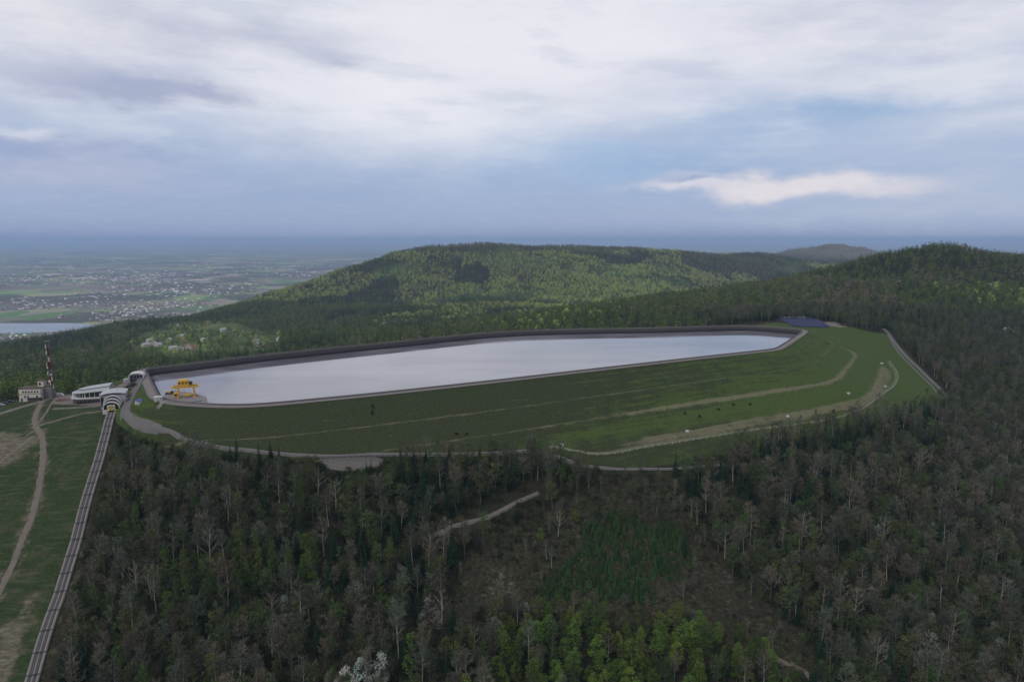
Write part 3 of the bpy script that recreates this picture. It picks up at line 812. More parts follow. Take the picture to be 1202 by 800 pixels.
ribbon('path', [(62, 480), (90, 478.5), (124, 476)], 3.0, M_TRACK_D, 'level path below the terrace of the round-roofed restaurant', 0.12, 2.0, 0.3)
ribbon('path', [(40, 512), (25, 525), (8, 538), (-20, 560)], 2.2, M_DIRT, 'bike trail over the bare patch at the picture edge', 0.10, 2.0, 0.5)
ribbon('path', [(40, 508), (20, 518), (0, 524), (-30, 532)], 1.6, M_DIRT, 'upper bike trail over the bare patch', 0.10, 2.0, 0.4)
ribbon('forest_track', [(505, 632), (530, 622), (560, 610), (585, 602), (605, 593), (632, 581)], 2.6, M_TRACK_D, 'grey forest track climbing through the wood', 0.12, 2.0, 0.3, flat=True)
ribbon('forest_track', [(880, 768), (905, 774), (930, 782), (950, 792), (965, 806)], 2.6, M_DIRT, 'dirt track at the edge of the brown clearing', 0.12, 2.0, 0.5)
side_road, side_l, side_n = ribbon('road', [(1037, 386), (1045, 394), (1056, 410), (1070, 425), (1085, 439), (1100, 453), (1112, 468)], 3.6, M_ASPH2, 'road curving down past the right end of the dam', 0.16, flat=True)
ribbon('drain_channel', [(1042, 393), (1052, 410), (1066, 426), (1081, 441), (1096, 456), (1106, 468)], 2.0, M_ASPH2, 'concrete drain beside the curving road', 0.14)
lower_path, lp_l, lp_n = ribbon('path', [(645, 526), (655, 525), (668, 528), (690, 533), (720, 531), (760, 524), (820, 514), (880, 506), (940, 498), (985, 489), (1015, 476), (1040, 458), (1051, 446), (1050, 436), (1042, 425)], 2.0, mat_plain('mown_path', (0.085, 0.10, 0.055), 0.95, 0, 0.3, 0.5), 'mown path along the fence at the dam foot', 0.12, 3.0, 0.2)
# gravel lot below the toe road
lp = np.array(LOT); gx, gy = np.meshgrid(np.linspace(lp[:, 0].min(), lp[:, 0].max(), 24), np.linspace(lp[:, 1].min(), lp[:, 1].max(), 24), indexing='ij')
keep = in_poly(gx, gy, catmull(LOT, 4.0, True))
ii = np.arange(gx.size).reshape(gx.shape)
q = [(ii[a, b], ii[a + 1, b], ii[a + 1, b + 1], ii[a, b + 1]) for a in range(23) for b in range(23) if keep[a, b] and keep[a + 1, b] and keep[a + 1, b + 1] and keep[a, b + 1]]
me = np_mesh('gravel_lot', np.stack([gx, gy, gz(gx, gy) + 0.10], -1).reshape(-1, 3), q, M_GRAVEL, True)
tag(mesh_obj('gravel_lot', me), 'pale gravel lot below the service road', kind='structure')
# plaza in front of the stations
plz = og2([(58, 475), (90, 477), (124, 478), (126, 466), (150, 452), (160, 444), (150, 446), (118, 458), (86, 463), (62, 467)])
lp = np.array(plz); gx, gy = np.meshgrid(np.linspace(lp[:, 0].min(), lp[:, 0].max(), 40), np.linspace(lp[:, 1].min(), lp[:, 1].max(), 40), indexing='ij')
keep = in_poly(gx, gy, plz); ii = np.arange(gx.size).reshape(gx.shape)
q = [(ii[a, b], ii[a + 1, b], ii[a + 1, b + 1], ii[a, b + 1]) for a in range(39) for b in range(39) if keep[a, b] and keep[a + 1, b] and keep[a + 1, b + 1] and keep[a, b + 1]]
me = np_mesh('pavement', np.stack([gx, gy, gz(gx, gy) + 0.16], -1).reshape(-1, 3), q, mat_plain('plaza_gravel', (0.125, 0.108, 0.098), 0.95, 0, 0.3, 0.4), True)
tag(mesh_obj('pavement', me), 'gravelled hilltop square between the stations', kind='structure')

# ------------------------------------------------------------------ haze: even air round everything
m = MB(); m.box(-115000, 115000, -115000, 115000, PLAIN_Z - 35.0, 128.0)
hz = m.build('haze', [])
hm = bpy.data.materials.new('haze_air'); hm.use_nodes = True
hn = NT(hm.node_tree)
pv = hn.n('ShaderNodeVolumePrincipled')
pv.inputs['Density'].default_value = 4.8e-5
pv.inputs['Color'].default_value = (0.50, 0.70, 1.0, 1)
pv.inputs['Anisotropy'].default_value = 0.0
ho = hn.n('ShaderNodeOutputMaterial'); hn.link(pv.outputs[0], ho.inputs[1])
hz.data.materials.append(hm)
tag(hz, 'blue haze in the air over the far plain', kind='stuff')

# ================================================================== TREES
M_BARK = mat_plain('bark', (0.085, 0.075, 0.062), 0.95, 0, 0.3, 2.0)
M_BIRCH = mat_plain('birch_bark', (0.27, 0.26, 0.225), 0.9, 0, 0.4, 2.5)
M_TWIG = mat_leaf('bare_twigs', (0.055, 0.053, 0.038), (0.150, 0.142, 0.106), 0.10, 0.35)
M_TWIG_B = mat_leaf('budding_twigs', (0.080, 0.082, 0.055), (0.145, 0.145, 0.095), 0.15, 0.35)
M_BUD = mat_leaf('budding_leaves', (0.040, 0.056, 0.022), (0.108, 0.128, 0.056), 0.25, 0.35)
M_GREEN = mat_leaf('fresh_leaves', (0.048, 0.085, 0.016), (0.150, 0.205, 0.044), 0.25, 0.42)
M_LARCH = mat_leaf('larch_needles', (0.042, 0.076, 0.018), (0.100, 0.145, 0.040), 0.25, 0.25)
M_SPRUCE = mat_leaf('spruce_needles', (0.008, 0.021, 0.011), (0.024, 0.044, 0.022), 0.08, 0.3)
M_YOUNG = mat_leaf('young_spruce_needles', (0.022, 0.052, 0.017), (0.056, 0.098, 0.036), 0.10, 0.25)
M_BLOS = mat_leaf('white_blossom', (0.34, 0.34, 0.31), (0.62, 0.61, 0.57), 0.2, 0.15)
M_BLOS_F = mat_leaf('faint_blossom', (0.16, 0.17, 0.15), (0.34, 0.34, 0.31), 0.2, 0.25)
M_DEAD = mat_leaf('dead_brush', (0.10, 0.088, 0.07), (0.24, 0.21, 0.17), 0.10, 0.35)
M_BRUSH = mat_leaf('brush_twigs', (0.030, 0.031, 0.018), (0.125, 0.116, 0.078), 0.10, 0.35)
M_FARG = mat_leaf('far_fresh_leaves_painted_sun', (0.30, 0.345, 0.095), (0.43, 0.47, 0.15), 0.25, 0.16)  # fresh green, paled further so the colour carries the ridge's sun patches
M_FARM = mat_leaf('far_leaves', (0.072, 0.100, 0.030), (0.165, 0.195, 0.066), 0.25, 0.30)
M_FARB = mat_leaf('far_bare_crown', (0.115, 0.100, 0.062), (0.24, 0.205, 0.135), 0.15, 0.30)
M_FARS = mat_leaf('far_spruce', (0.015, 0.032, 0.017), (0.040, 0.066, 0.030), 0.08, 0.3)

def cards(rs, centers, size, jitter=0.4, flat=0.0, asp=1.0):
    """leaf-clump quads at the given centres, random tilt"""
    n = len(centers)
    a = rs.normal(size=(n, 3)); a[:, 2] *= (1 - flat)
    a /= np.linalg.norm(a, axis=1)[:, None]
    b = rs.normal(size=(n, 3)); b -= (b * a).sum(1)[:, None] * a; b /= np.linalg.norm(b, axis=1)[:, None]
    s = size * (1 + rs.uniform(-jitter, jitter, n))[:, None]
    k1 = rs.uniform(0.55, 1.0, (n, 1)); k2 = rs.uniform(0.55, 1.0, (n, 1))
    V = np.stack([centers - a * s * asp, centers + b * s * 0.5 * k1, centers + a * s * asp, centers - b * s * 0.5 * k2], 1)
    return V.reshape(-1, 3)
def quads_mesh(name, V, mat):
    return np_mesh(name, V, np.arange(len(V)).reshape(-1, 4), mat)
def trunk_mb(rs, h, r0, limbs, lo=0.35, spread=0.28, up=0.6, bend=0.03, n=5, top=0.97):
    """tapered bending trunk with limbs; returns the mesh and limb tips"""
    mb = MB()
    k = 6
    pts = []; off = np.zeros(2)
    for i in range(k + 1):
        off = off + rs.normal(0, bend * h / k, 2) * (i > 0)
        pts.append((off[0], off[1], h * top * i / k - (0.8 if i == 0 else 0)))
    rad = [r0 * (1 - 0.92 * i / k) for i in range(k + 1)]
    mb.tube(pts, rad, n, cap=False)
    P = np.array(pts); tips = []
    for j in range(limbs):
        f = lo + (0.95 - lo) * (j + rs.uniform(0, 1)) / limbs
        zi = f * k; i0 = min(int(zi), k - 1); p = P[i0] + (P[i0 + 1] - P[i0]) * (zi - i0)
        a = j * 2.4 + rs.uniform(-0.5, 0.5)
        ln = h * spread * (1.15 - 0.75 * (f - lo) / (1 - lo)) * rs.uniform(0.75, 1.2)
        q1 = p + np.array([math.cos(a) * ln * 0.55, math.sin(a) * ln * 0.55, ln * up * 0.45])
        q2 = p + np.array([math.cos(a) * ln, math.sin(a) * ln, ln * up * 1.15])
        rr = r0 * 0.32 * (1.1 - f)+0.02
        mb.tube([p, q1, q2], [rr, rr * 0.6, rr * 0.2], 3, cap=False)
        tips.append((p, q1, q2))
        for s_ in (-1, 1):
            aa = a + s_ * rs.uniform(0.5, 0.9); l2 = ln * 0.5
            q3 = q1 + np.array([math.cos(aa) * l2, math.sin(aa) * l2, l2 * up])
            mb.tube([q1, q3], [rr * 0.45, rr * 0.12], 3, cap=False)
            tips.append((p, q1, q3))
    return mb, P, tips
def twig_sprays(rs, tips, P, h, n, ln, wd):
    """thin twigs fanning out along the limbs and the leader"""
    V = []
    for _ in range(n):
        if rs.random() < 0.85:
            p, q1, q2 = tips[rs.integers(len(tips))]
            t = rs.uniform(0.1, 1.15); c = q1 + (q2 - q1) * t if rs.random() < 0.75 else p + (q1 - p) * rs.uniform(0.4, 1)
            base_d = (q2 - p) / (np.linalg.norm(q2 - p) + 1e-6)
        else:
            f = rs.uniform(0.6, 1.0) * (len(P) - 1); i0 = min(int(f), len(P) - 2); c = P[i0] + (P[i0 + 1] - P[i0]) * (f - i0); base_d = np.array([0, 0, 1.0])
        d = base_d + rs.normal(0, 0.55, 3) + np.array([0, 0, 0.35]); d /= np.linalg.norm(d)
        s = np.cross(d, rs.normal(size=3)); s /= np.linalg.norm(s) + 1e-6
        L = ln * rs.uniform(0.5, 1.3); w0 = wd * rs.uniform(0.6, 1.3)
        e = c + d * L
        side = s * L * 0.22
        V += [c - s * w0, c + s * w0, e + side + s * w0 * 0.3, e + side - s * w0 * 0.3]
    return np.array(V)
def clump_points(rs, n, nclump, h0, h1, rad, shape, clump_r):
    """points in clumps spread through a crown; shape(f) gives relative radius at height f"""
    cs = []
    while len(cs) < nclump:
        f = rs.random(); r = shape(f) * rad
        a = rs.uniform(0, 2 * math.pi); rr = r * math.sqrt(rs.uniform(0.15, 1.0))
        cs.append((math.cos(a) * rr, math.sin(a) * rr, h0 + (h1 - h0) * f))
    cs = np.array(cs)
    pick = rs.integers(0, nclump, n)
    d = rs.normal(size=(n, 3)); d /= np.linalg.norm(d, axis=1)[:, None]
    d *= (rs.uniform(0.3, 1.0, n) ** 0.5)[:, None] * clump_r
    d[:, 2] *= 0.75
    return cs[pick] + d
oval = lambda f: math.sin(math.pi * min(0.97, 0.12 + 0.86 * f)) ** 0.65
cone = lambda f: 1.02 - f
egg = lambda f: math.sin(math.pi * (0.10 + 0.88 * f) ** 0.8) ** 0.8
PROTO = {}
def add_proto(kind, trunk_me, crown_me):
    PROTO.setdefault(kind, []).append((trunk_me, crown_me))
for i in range(5):     # leafless trees, some birches with pale trunks
    rs = np.random.default_rng(100 + i); h = [19, 21, 17, 22, 18][i]
    mb, P, tips = trunk_mb(rs, h, 0.26, 11, 0.34, [0.20, 0.16, 0.24, 0.15, 0.21][i], 0.95, 0.035)
    cl = clump_points(rs, 430, 22, h * 0.40, h * 0.99, h * [0.17, 0.14, 0.20, 0.13, 0.18][i], oval, 1.5)
    add_proto('bare', mb.mesh('trunk', M_BIRCH if i in (1, 3) else M_BARK), quads_mesh('crown', np.concatenate([twig_sprays(rs, tips, P, h, 380, 1.9, 0.07), cards(rs, cl, 0.20, 0.5, 0, 2.6)]), M_TWIG))
for i in range(2):     # pale dead-looking bare trees with strong limbs
    rs = np.random.default_rng(140 + i); h = 19
    mb, P, tips = trunk_mb(rs, h, 0.30, 14, 0.30, 0.26, 0.9, 0.03)
    add_proto('pale', mb.mesh('trunk', M_BIRCH), quads_mesh('crown', twig_sprays(rs, tips, P, h, 260, 1.6, 0.06), mat_leaf('pale_twigs', (0.10, 0.096, 0.078), (0.20, 0.19, 0.16), 0.1, 0.2)))
for i in range(4):     # trees just coming into leaf
    rs = np.random.default_rng(200 + i); h = [17, 19, 15, 18][i]
    mb, P, tips = trunk_mb(rs, h, 0.25, 10, 0.32, 0.21, 0.85, 0.03)
    tw = twig_sprays(rs, tips, P, h, 160, 1.6, 0.07)
    cl = clump_points(rs, 480, 22, h * 0.36, h * 0.98, h * 0.19, oval, 1.35)
    add_proto('bud', mb.mesh('trunk', M_BARK), quads_mesh('crown', np.concatenate([tw, cards(rs, cl, 0.42)]), M_BUD))
for i in range(4):     # beeches in fresh leaf
    rs = np.random.default_rng(300 + i); h = [17, 19, 16, 18][i]
    mb, P, tips = trunk_mb(rs, h, 0.28, 9, 0.25, 0.25, 0.8, 0.02)
    cl = clump_points(rs, 1150, 42, h * 0.22, h * 0.97, h * 0.23, egg, 1.5)
    add_proto('green', mb.mesh('trunk', M_BARK), quads_mesh('crown', cards(rs, cl, 0.40, 0.5, 0.25), M_GREEN))
for i in range(3):     # larches: slim light-green cones
    rs = np.random.default_rng(330 + i); h = [20, 18, 21][i]
    mb, P, tips = trunk_mb(rs, h, 0.24, 14, 0.2, 0.15, 0.15, 0.01)
    cl = clump_points(rs, 760, 46, h * 0.18, h * 1.0, h * 0.19, lambda f: 1.0 - 0.80 * f, 1.1)
    add_proto('larch', mb.mesh('trunk', M_BARK), quads_mesh('crown', cards(rs, cl, 0.38, 0.4, 0.3), M_LARCH))
def spruce_mesh(rs, h, r, tiers, per, mat):
    V = []
    for t in range(tiers):
        f = t / tiers; z = h * (0.10 + 0.88 * f); rr = r * (1.0 - 0.93 * f) * rs.uniform(0.85, 1.12)
        k = max(4, int(per * (1 - 0.65 * f)))
        for j in range(k):
            a = 2 * math.pi * j / k + rs.uniform(-0.3, 0.3); L = rr * rs.uniform(0.75, 1.15); wd = L * 0.32 + 0.12
            d = np.array([math.cos(a), math.sin(a), 0]); s = np.array([-math.sin(a), math.cos(a), 0])
            dz = -0.28 * L
            b0 = np.array([0, 0, z]); m1 = b0 + d * L * 0.55 + np.array([0, 0, dz * 0.35]); e = b0 + d * L + np.array([0, 0, dz + 0.12 * L])
            V += [b0 + np.array([0, 0, 0.25]), m1 + s * wd * 0.6 + np.array([0, 0, -0.12]), e, m1 - s * wd * 0.6 + np.array([0, 0, -0.12])]
            V += [b0, m1 + s * wd * 0.2 + np.array([0, 0, 0.18]), e + s * wd * 0.3, m1 + s * wd * 0.75 + np.array([0, 0, -0.35])]
    return quads_mesh('crown', np.array(V), mat)
for i in range(3):
    rs = np.random.default_rng(400 + i); h = [19, 16, 21][i]
    mb = MB(); mb.tube([(0, 0, -0.8), (0.05, 0.03, h * 0.5), (0, 0, h * 0.99)], [0.24, 0.15, 0.02], 5, cap=False)
    add_proto('spruce', mb.mesh('trunk', M_BARK), spruce_mesh(rs, h, h * 0.155, 17, 11, M_SPRUCE))
for i in range(3):
    rs = np.random.default_rng(430 + i); h = [5.0, 4.2, 5.8][i]
    mb = MB(); mb.tube([(0, 0, -0.4), (0, 0, h * 0.98)], [0.09, 0.01], 5, cap=False)
    add_proto('young', mb.mesh('trunk', M_BARK), spruce_mesh(rs, h, h * 0.23, 10, 8, M_YOUNG))
for i in range(2):
    rs = np.random.default_rng(460 + i); h = [15, 13][i]
    mb, P, tips = trunk_mb(rs, h, 0.24, 9, 0.2, 0.26, 0.8, 0.03)
    cl = clump_points(rs, 1300, 40, h * 0.15, h * 0.98, h * 0.24, egg, 1.2)
    add_proto('blossom', mb.mesh('trunk', M_BARK), quads_mesh('crown', cards(rs, cl, 0.30, 0.5), M_BLOS))
for i in range(2):
    rs = np.random.default_rng(480 + i); h = [13, 11][i]
    mb, P, tips = trunk_mb(rs, h, 0.2, 9, 0.2, 0.24, 0.8, 0.03)
    cl = clump_points(rs, 330, 26, h * 0.22, h * 0.98, h * 0.22, egg, 1.2)
    add_proto('faint', mb.mesh('trunk', M_BARK), quads_mesh('crown', np.concatenate([cards(rs, cl, 0.25, 0.5), twig_sprays(rs, tips, P, h, 120, 1.4, 0.06)]), M_BLOS_F))
for i in range(4):     # leafless brush
    rs = np.random.default_rng(500 + i); V = []
    for _ in range(150):
        a = rs.uniform(0, 6.283); el_ = rs.uniform(0.5, 1.4); L = rs.uniform(0.8, 2.4)
        d = np.array([math.cos(a) * math.cos(el_), math.sin(a) * math.cos(el_), math.sin(el_)])
        c = np.array([rs.normal(0, 0.7), rs.normal(0, 0.7), 0]) + d * rs.uniform(0, 0.6)
        s = np.cross(d, rs.normal(size=3)); s /= np.linalg.norm(s); e = c + d * L
        V += [c - s * 0.05, c + s * 0.05, e + s * (0.03 + 0.18 * L * 0.5), e + s * 0.12 * L]
    mb = MB(); mb.tube([(0, 0, -0.3), (0.1, 0, 0.9)], [0.07, 0.03], 4, cap=False)
    add_proto('brush' if i < 3 else 'dead', mb.mesh('trunk', M_BARK), quads_mesh('crown', np.array(V), M_BRUSH if i < 3 else M_DEAD))
for i in range(3):     # leafy understorey
    rs = np.random.default_rng(540 + i)
    cl = clump_points(rs, 150, 12, 0.4, 3.2, 1.7, oval, 0.9)
    mb = MB(); mb.tube([(0, 0, -0.3), (0.1, 0, 1.5)], [0.08, 0.03], 4, cap=False)
    add_proto('understorey', mb.mesh('trunk', M_BARK), quads_mesh('crown', cards(rs, cl, 0.33, 0.5), mat_leaf('understorey_leaves', (0.014, 0.024, 0.008), (0.048, 0.062, 0.026), 0.2, 0.4)))
def far_protos(kind, mat, seed, hs, rad, shape, n, size, clr):
    for i, h in enumerate(hs):
        rs = np.random.default_rng(seed + i)
        cl = clump_points(rs, n, 16, h * 0.18, h * 0.97, h * rad, shape, clr)
        mb = MB(); mb.tube([(0, 0, -1), (0, 0, h * 0.7)], [0.25, 0.1], 4, cap=False)
        add_proto(kind, mb.mesh('trunk', M_BARK), quads_mesh('crown', cards(rs, cl, size, 0.5, 0.2), mat))
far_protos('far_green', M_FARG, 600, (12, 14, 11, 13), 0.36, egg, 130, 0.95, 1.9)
far_protos('far_mid', M_FARM, 610, (12, 14, 11, 13), 0.36, egg, 130, 0.95, 1.9)
far_protos('far_bare', M_FARB, 620, (12, 14, 11), 0.34, egg, 120, 0.8, 1.9)
for i in range(3):
    rs = np.random.default_rng(630 + i); h = [17, 15, 19][i]
    mb = MB(); mb.tube([(0, 0, -1), (0, 0, h * 0.9)], [0.25, 0.05], 4, cap=False)
    add_proto('far_spruce', mb.mesh('trunk', M_BARK), spruce_mesh(rs, h, h * 0.18, 8, 8, M_FARS))
TRI = sum(len(t.polygons) + len(c.polygons) for k in PROTO for t, c in PROTO[k]) * 2
print('proto tris', TRI)

# ------------------------------------------------------------------ woods that cannot be counted: instanced on points
ORDER = []
proto_col = bpy.data.collections.new('tree_kinds')
PIDX = {}
for kind in PROTO:
    for i, (tm, cm) in enumerate(PROTO[kind]):
        nT, nCr = len(tm.vertices), len(cm.vertices)
        vt = np.zeros(nT * 3, np.float32); tm.vertices.foreach_get('co', vt)
        vc = np.zeros(nCr * 3, np.float32); cm.vertices.foreach_get('co', vc)
        fT = [tuple(p.vertices) for p in tm.polygons]
        fC = (np.arange(nCr).reshape(-1, 4) + nT).tolist()
        me = bpy.data.meshes.new('tree_kind')
        me.from_pydata(np.concatenate([vt, vc]).reshape(-1, 3).tolist(), [], fT + fC)
        me.materials.append(tm.materials[0]); me.materials.append(cm.materials[0])
        me.polygons.foreach_set('material_index', [0] * len(fT) + [1] * len(fC))
        me.update()
        ob = bpy.data.objects.new('kind_%03d' % len(ORDER), me)
        proto_col.objects.link(ob)
        PIDX.setdefault(kind, []).append(len(ORDER)); ORDER.append(ob)
def make_scatter_tree():
    g = bpy.data.node_groups.new('stand_of_trees', 'GeometryNodeTree')
    g.interface.new_socket('Geometry', in_out='INPUT', socket_type='NodeSocketGeometry')
    g.interface.new_socket('Geometry', in_out='OUTPUT', socket_type='NodeSocketGeometry')
    gi = g.nodes.new('NodeGroupInput'); go = g.nodes.new('NodeGroupOutput')
    ci = g.nodes.new('GeometryNodeCollectionInfo'); ci.inputs[0].default_value = proto_col
    ci.inputs['Separate Children'].default_value = True; ci.inputs['Reset Children'].default_value = True
    ip = g.nodes.new('GeometryNodeInstanceOnPoints'); ip.inputs['Pick Instance'].default_value = True
    def named(nm, dt):
        a = g.nodes.new('GeometryNodeInputNamedAttribute'); a.data_type = dt; a.inputs[0].default_value = nm
        return a.outputs[0]
    g.links.new(gi.outputs[0], ip.inputs['Points']); g.links.new(ci.outputs[0], ip.inputs['Instance'])
    g.links.new(named('pick', 'INT'), ip.inputs['Instance Index'])
    er = g.nodes.new('FunctionNodeEulerToRotation'); g.links.new(named('turn', 'FLOAT_VECTOR'), er.inputs[0])
    g.links.new(er.outputs[0], ip.inputs['Rotation'])
    g.links.new(named('size', 'FLOAT_VECTOR'), ip.inputs['Scale'])
    g.links.new(ip.outputs[0], go.inputs[0])
    return g
SCAT = make_scatter_tree()
def stand(name, pts, picks, sizes, label):
    n = len(pts)
    me = bpy.data.meshes.new(name)
    me.vertices.add(n); me.vertices.foreach_set('co', np.asarray(pts, np.float32).ravel())
    a = me.attributes.new('pick', 'INT', 'POINT'); a.data.foreach_set('value', np.asarray(picks, np.int32))
    rs = np.random.default_rng(n)
    rot = np.column_stack([rs.normal(0, 0.035, n), rs.normal(0, 0.035, n), rs.uniform(0, 6.283, n)]).astype(np.float32)
    a = me.attributes.new('turn', 'FLOAT_VECTOR', 'POINT'); a.data.foreach_set('vector', rot.ravel())
    wd = sizes * rs.uniform(0.85, 1.2, n)
    a = me.attributes.new('size', 'FLOAT_VECTOR', 'POINT'); a.data.foreach_set('vector', np.column_stack([wd, wd, sizes]).astype(np.float32).ravel())
    o = mesh_obj(name, me)
    md = o.modifiers.new('trees', 'NODES'); md.node_group = SCAT
    tag(o, label, kind='stuff')
    return o
def pick_kind(rs, kinds, probs):
    k = rs.choice(len(kinds), p=np.array(probs) / sum(probs))
    return kinds[k]

# ------------------------------------------------------------------ where each tree of the near wood stands
rs = np.random.default_rng(11)
sp_ = 5.2
gx_, gy_ = np.meshgrid(np.arange(-330, 900, sp_), np.arange(225, 1000, sp_), indexing='ij')
gx_ = (gx_ + rs.uniform(-0.42, 0.42, gx_.shape) * sp_).ravel(); gy_ = (gy_ + rs.uniform(-0.42, 0.42, gy_.shape) * sp_).ravel()
gzv = gz(gx_, gy_)
d_ = gzv - CAM_H; zc_ = gy_ * CP - d_ * SP
PX = 601 + 801 * gx_ / zc_; PY = 400 - 801 * (gy_ * SP + d_ * CP) / zc_
ok = (PX > -60) & (PX < 1290) & (PY < 900)
ok &= ~in_poly(gx_, gy_, ski_poly) & ~in_poly(gx_, gy_, grass_poly) & ~in_poly(gx_, gy_, crest)
for line, dist in ((toe_line, 5.5), (bend_l, 6.5), (side_l, 6.0), (prom_l, 9.0)):
    ok &= seg_dist(gx_, gy_, line) > dist
for pts, dist in ((og2([(512, 629), (560, 610), (605, 593), (632, 581)]), 6.0), (og2([(880, 768), (930, 782), (965, 806)]), 4.0), (SKI, 6.0)):
    ok &= seg_dist(gx_, gy_, pts) > dist
    # keep the track in sight: only low growth right in front of it
lot_c = catmull(LOT, 4.0, True)
ok &= ~in_poly(gx_, gy_, lot_c)
hide = in_poly(gx_, gy_, og2([(372, 552), (380, 580), (455, 580), (460, 540), (440, 552), (405, 558)])) | (in_poly(gx_, gy_, og2([(560, 612), (605, 595), (632, 583), (640, 610), (600, 630), (550, 640), (515, 650), (510, 630)])) & (rs.random(len(gx_)) < 0.8))
hide |= in_poly(gx_, gy_, og2([(240, 524), (360, 541), (360, 560), (240, 545)])) & (rs.random(len(gx_)) < 0.7)
hide |= in_poly(gx_, gy_, og2([(690, 553), (760, 553), (760, 575), (690, 575)])) & (rs.random(len(gx_)) < 0.8)
ok &= ~((gx_ < -262) & (gy_ > 425)) & ~((gx_ > 240) & (gx_ < 420) & (gy_ > 790) & (gy_ < 905))
ok &= ~((gy_ > 600) & (gx_ < 260))
sel = np.nonzero(ok)[0]
BR = og2([(590, 748), (640, 722), (700, 732), (760, 748), (840, 745), (920, 775), (950, 830), (940, 900), (580, 900), (575, 800)])
b1 = in_poly(gx_, gy_, BR); b2 = in_poly(gx_, gy_, SCRUB); b3 = in_poly(gx_, gy_, PLANT)
larch1 = in_poly(gx_, gy_, og2([(165, 700), (200, 680), (280, 672), (340, 665), (400, 668), (410, 690), (330, 712), (250, 722), (180, 735)]))
conif = (in_poly(gx_, gy_, og2([(250, 545), (345, 545), (345, 590), (270, 590)])) | in_poly(gx_, gy_, og2([(430, 575), (560, 560), (570, 600), (510, 640), (430, 640)]))
         | in_poly(gx_, gy_, og2([(755, 552), (870, 548), (880, 590), (800, 600)])) | in_poly(gx_, gy_, og2([(860, 540), (1000, 512), (1118, 478), (1130, 505), (1000, 545), (900, 562)])))
patch = vnoise(gx_, gy_, 34.0) + 0.5; patch2 = vnoise(gx_ + 300, gy_, 55.0) + 0.5
TRX = np.array([486, 510, 540, 572, 602, 636, 670, 705, 728, 765, 800, 835, 900]); TRV = np.array([134, 127, 120, 111, 103, 93, 83, 72, 63, 53, 43, 34, 15])
edge_d = np.full(len(gx_), 99.0); edge_d[sel] = seg_dist(gx_[sel], gy_[sel], toe_line)
trees = []      # (x, y, z, kind, size, px, py, zc)
under = []
for i in sel:
    r = rs.random(); x, y, z = gx_[i], gy_[i], gzv[i] - 0.15
    if b3[i]:
        continue
    if b1[i]:
        if r < 0.84: k = 'green' if r < 0.56 else 'bud' if r < 0.74 else 'larch' if r < 0.78 else 'bare'
        else: continue
        s = rs.uniform(0.48, 0.98)
    elif b2[i]:
        pc = 0.65 + 1.2 * (patch[i] > 0.48)
        if r < 0.26 * pc: k, s = 'bud', rs.uniform(0.2, 0.55)
        elif r < 0.235 * pc: k, s = 'faint', rs.uniform(0.3, 0.55)
        elif r < 0.40 * pc: k, s = 'bare', rs.uniform(0.25, 0.55)
        elif r < 0.44 * pc: k, s = 'spruce', rs.uniform(0.15, 0.4)
        else: continue
    elif hide[i]:
        under.append((x, y, z, 'brush' if r < 0.5 else 'understorey', rs.uniform(0.7, 1.5))); continue
    else:
        if r < 0.15: continue
        if larch1[i]: pr = (('larch', .62), ('bud', .14), ('bare', .24))
        elif conif[i]: pr = (('spruce', .62), ('bud', .16), ('bare', .22))
        elif PX[i] > 880 and PY[i] > 500: pr = (('bare', .46), ('bud', .31), ('spruce', .16), ('larch', .03), ('pale', .02), ('faint', .02))
        elif gy_[i] > 620: pr = (('bare', .34), ('bud', .34), ('spruce', .26), ('larch', .05), ('faint', .01))
        else: pr = (('bare', .36), ('bud', .40), ('spruce', .15), ('larch', .05), ('pale', .015), ('faint', .02))
        pr = [(k, p * ((2.2 if patch[i] > 0.62 else 0.45) if k == 'spruce' and not conif[i] else 1.0) * ((1.7 if patch2[i] > 0.55 else 0.6) if k == 'bud' else 1.0)) for k, p in pr]
        k = pick_kind(rs, [a for a, b in pr], [b for a, b in pr]); s = rs.uniform(0.58, 1.12)
        if gy_[i] > 560 and gx_[i] > 300: s *= 0.85
        if edge_d[i] < 24 and (340 < PX[i] < 462 or 690 < PX[i] < 775 or PX[i] < 215): s *= 0.5
        elif edge_d[i] < 20 and PX[i] < 780: s *= 0.8
    hide_track = False
    for hh in (6.0, 12.0, 18.0):
        tp = project(x, y, z + hh * s)
        if tp[0] < np.interp(tp[1], TRX, TRV) + 9 + 2.2 * s * 801 / tp[2]: hide_track = True; break
    if hide_track:
        under.append((x, y, z, 'understorey' if r < 0.6 else 'brush', rs.uniform(0.5, 1.0))); continue
    trees.append([x, y, z, k, s, PX[i], PY[i], zc_[i]])
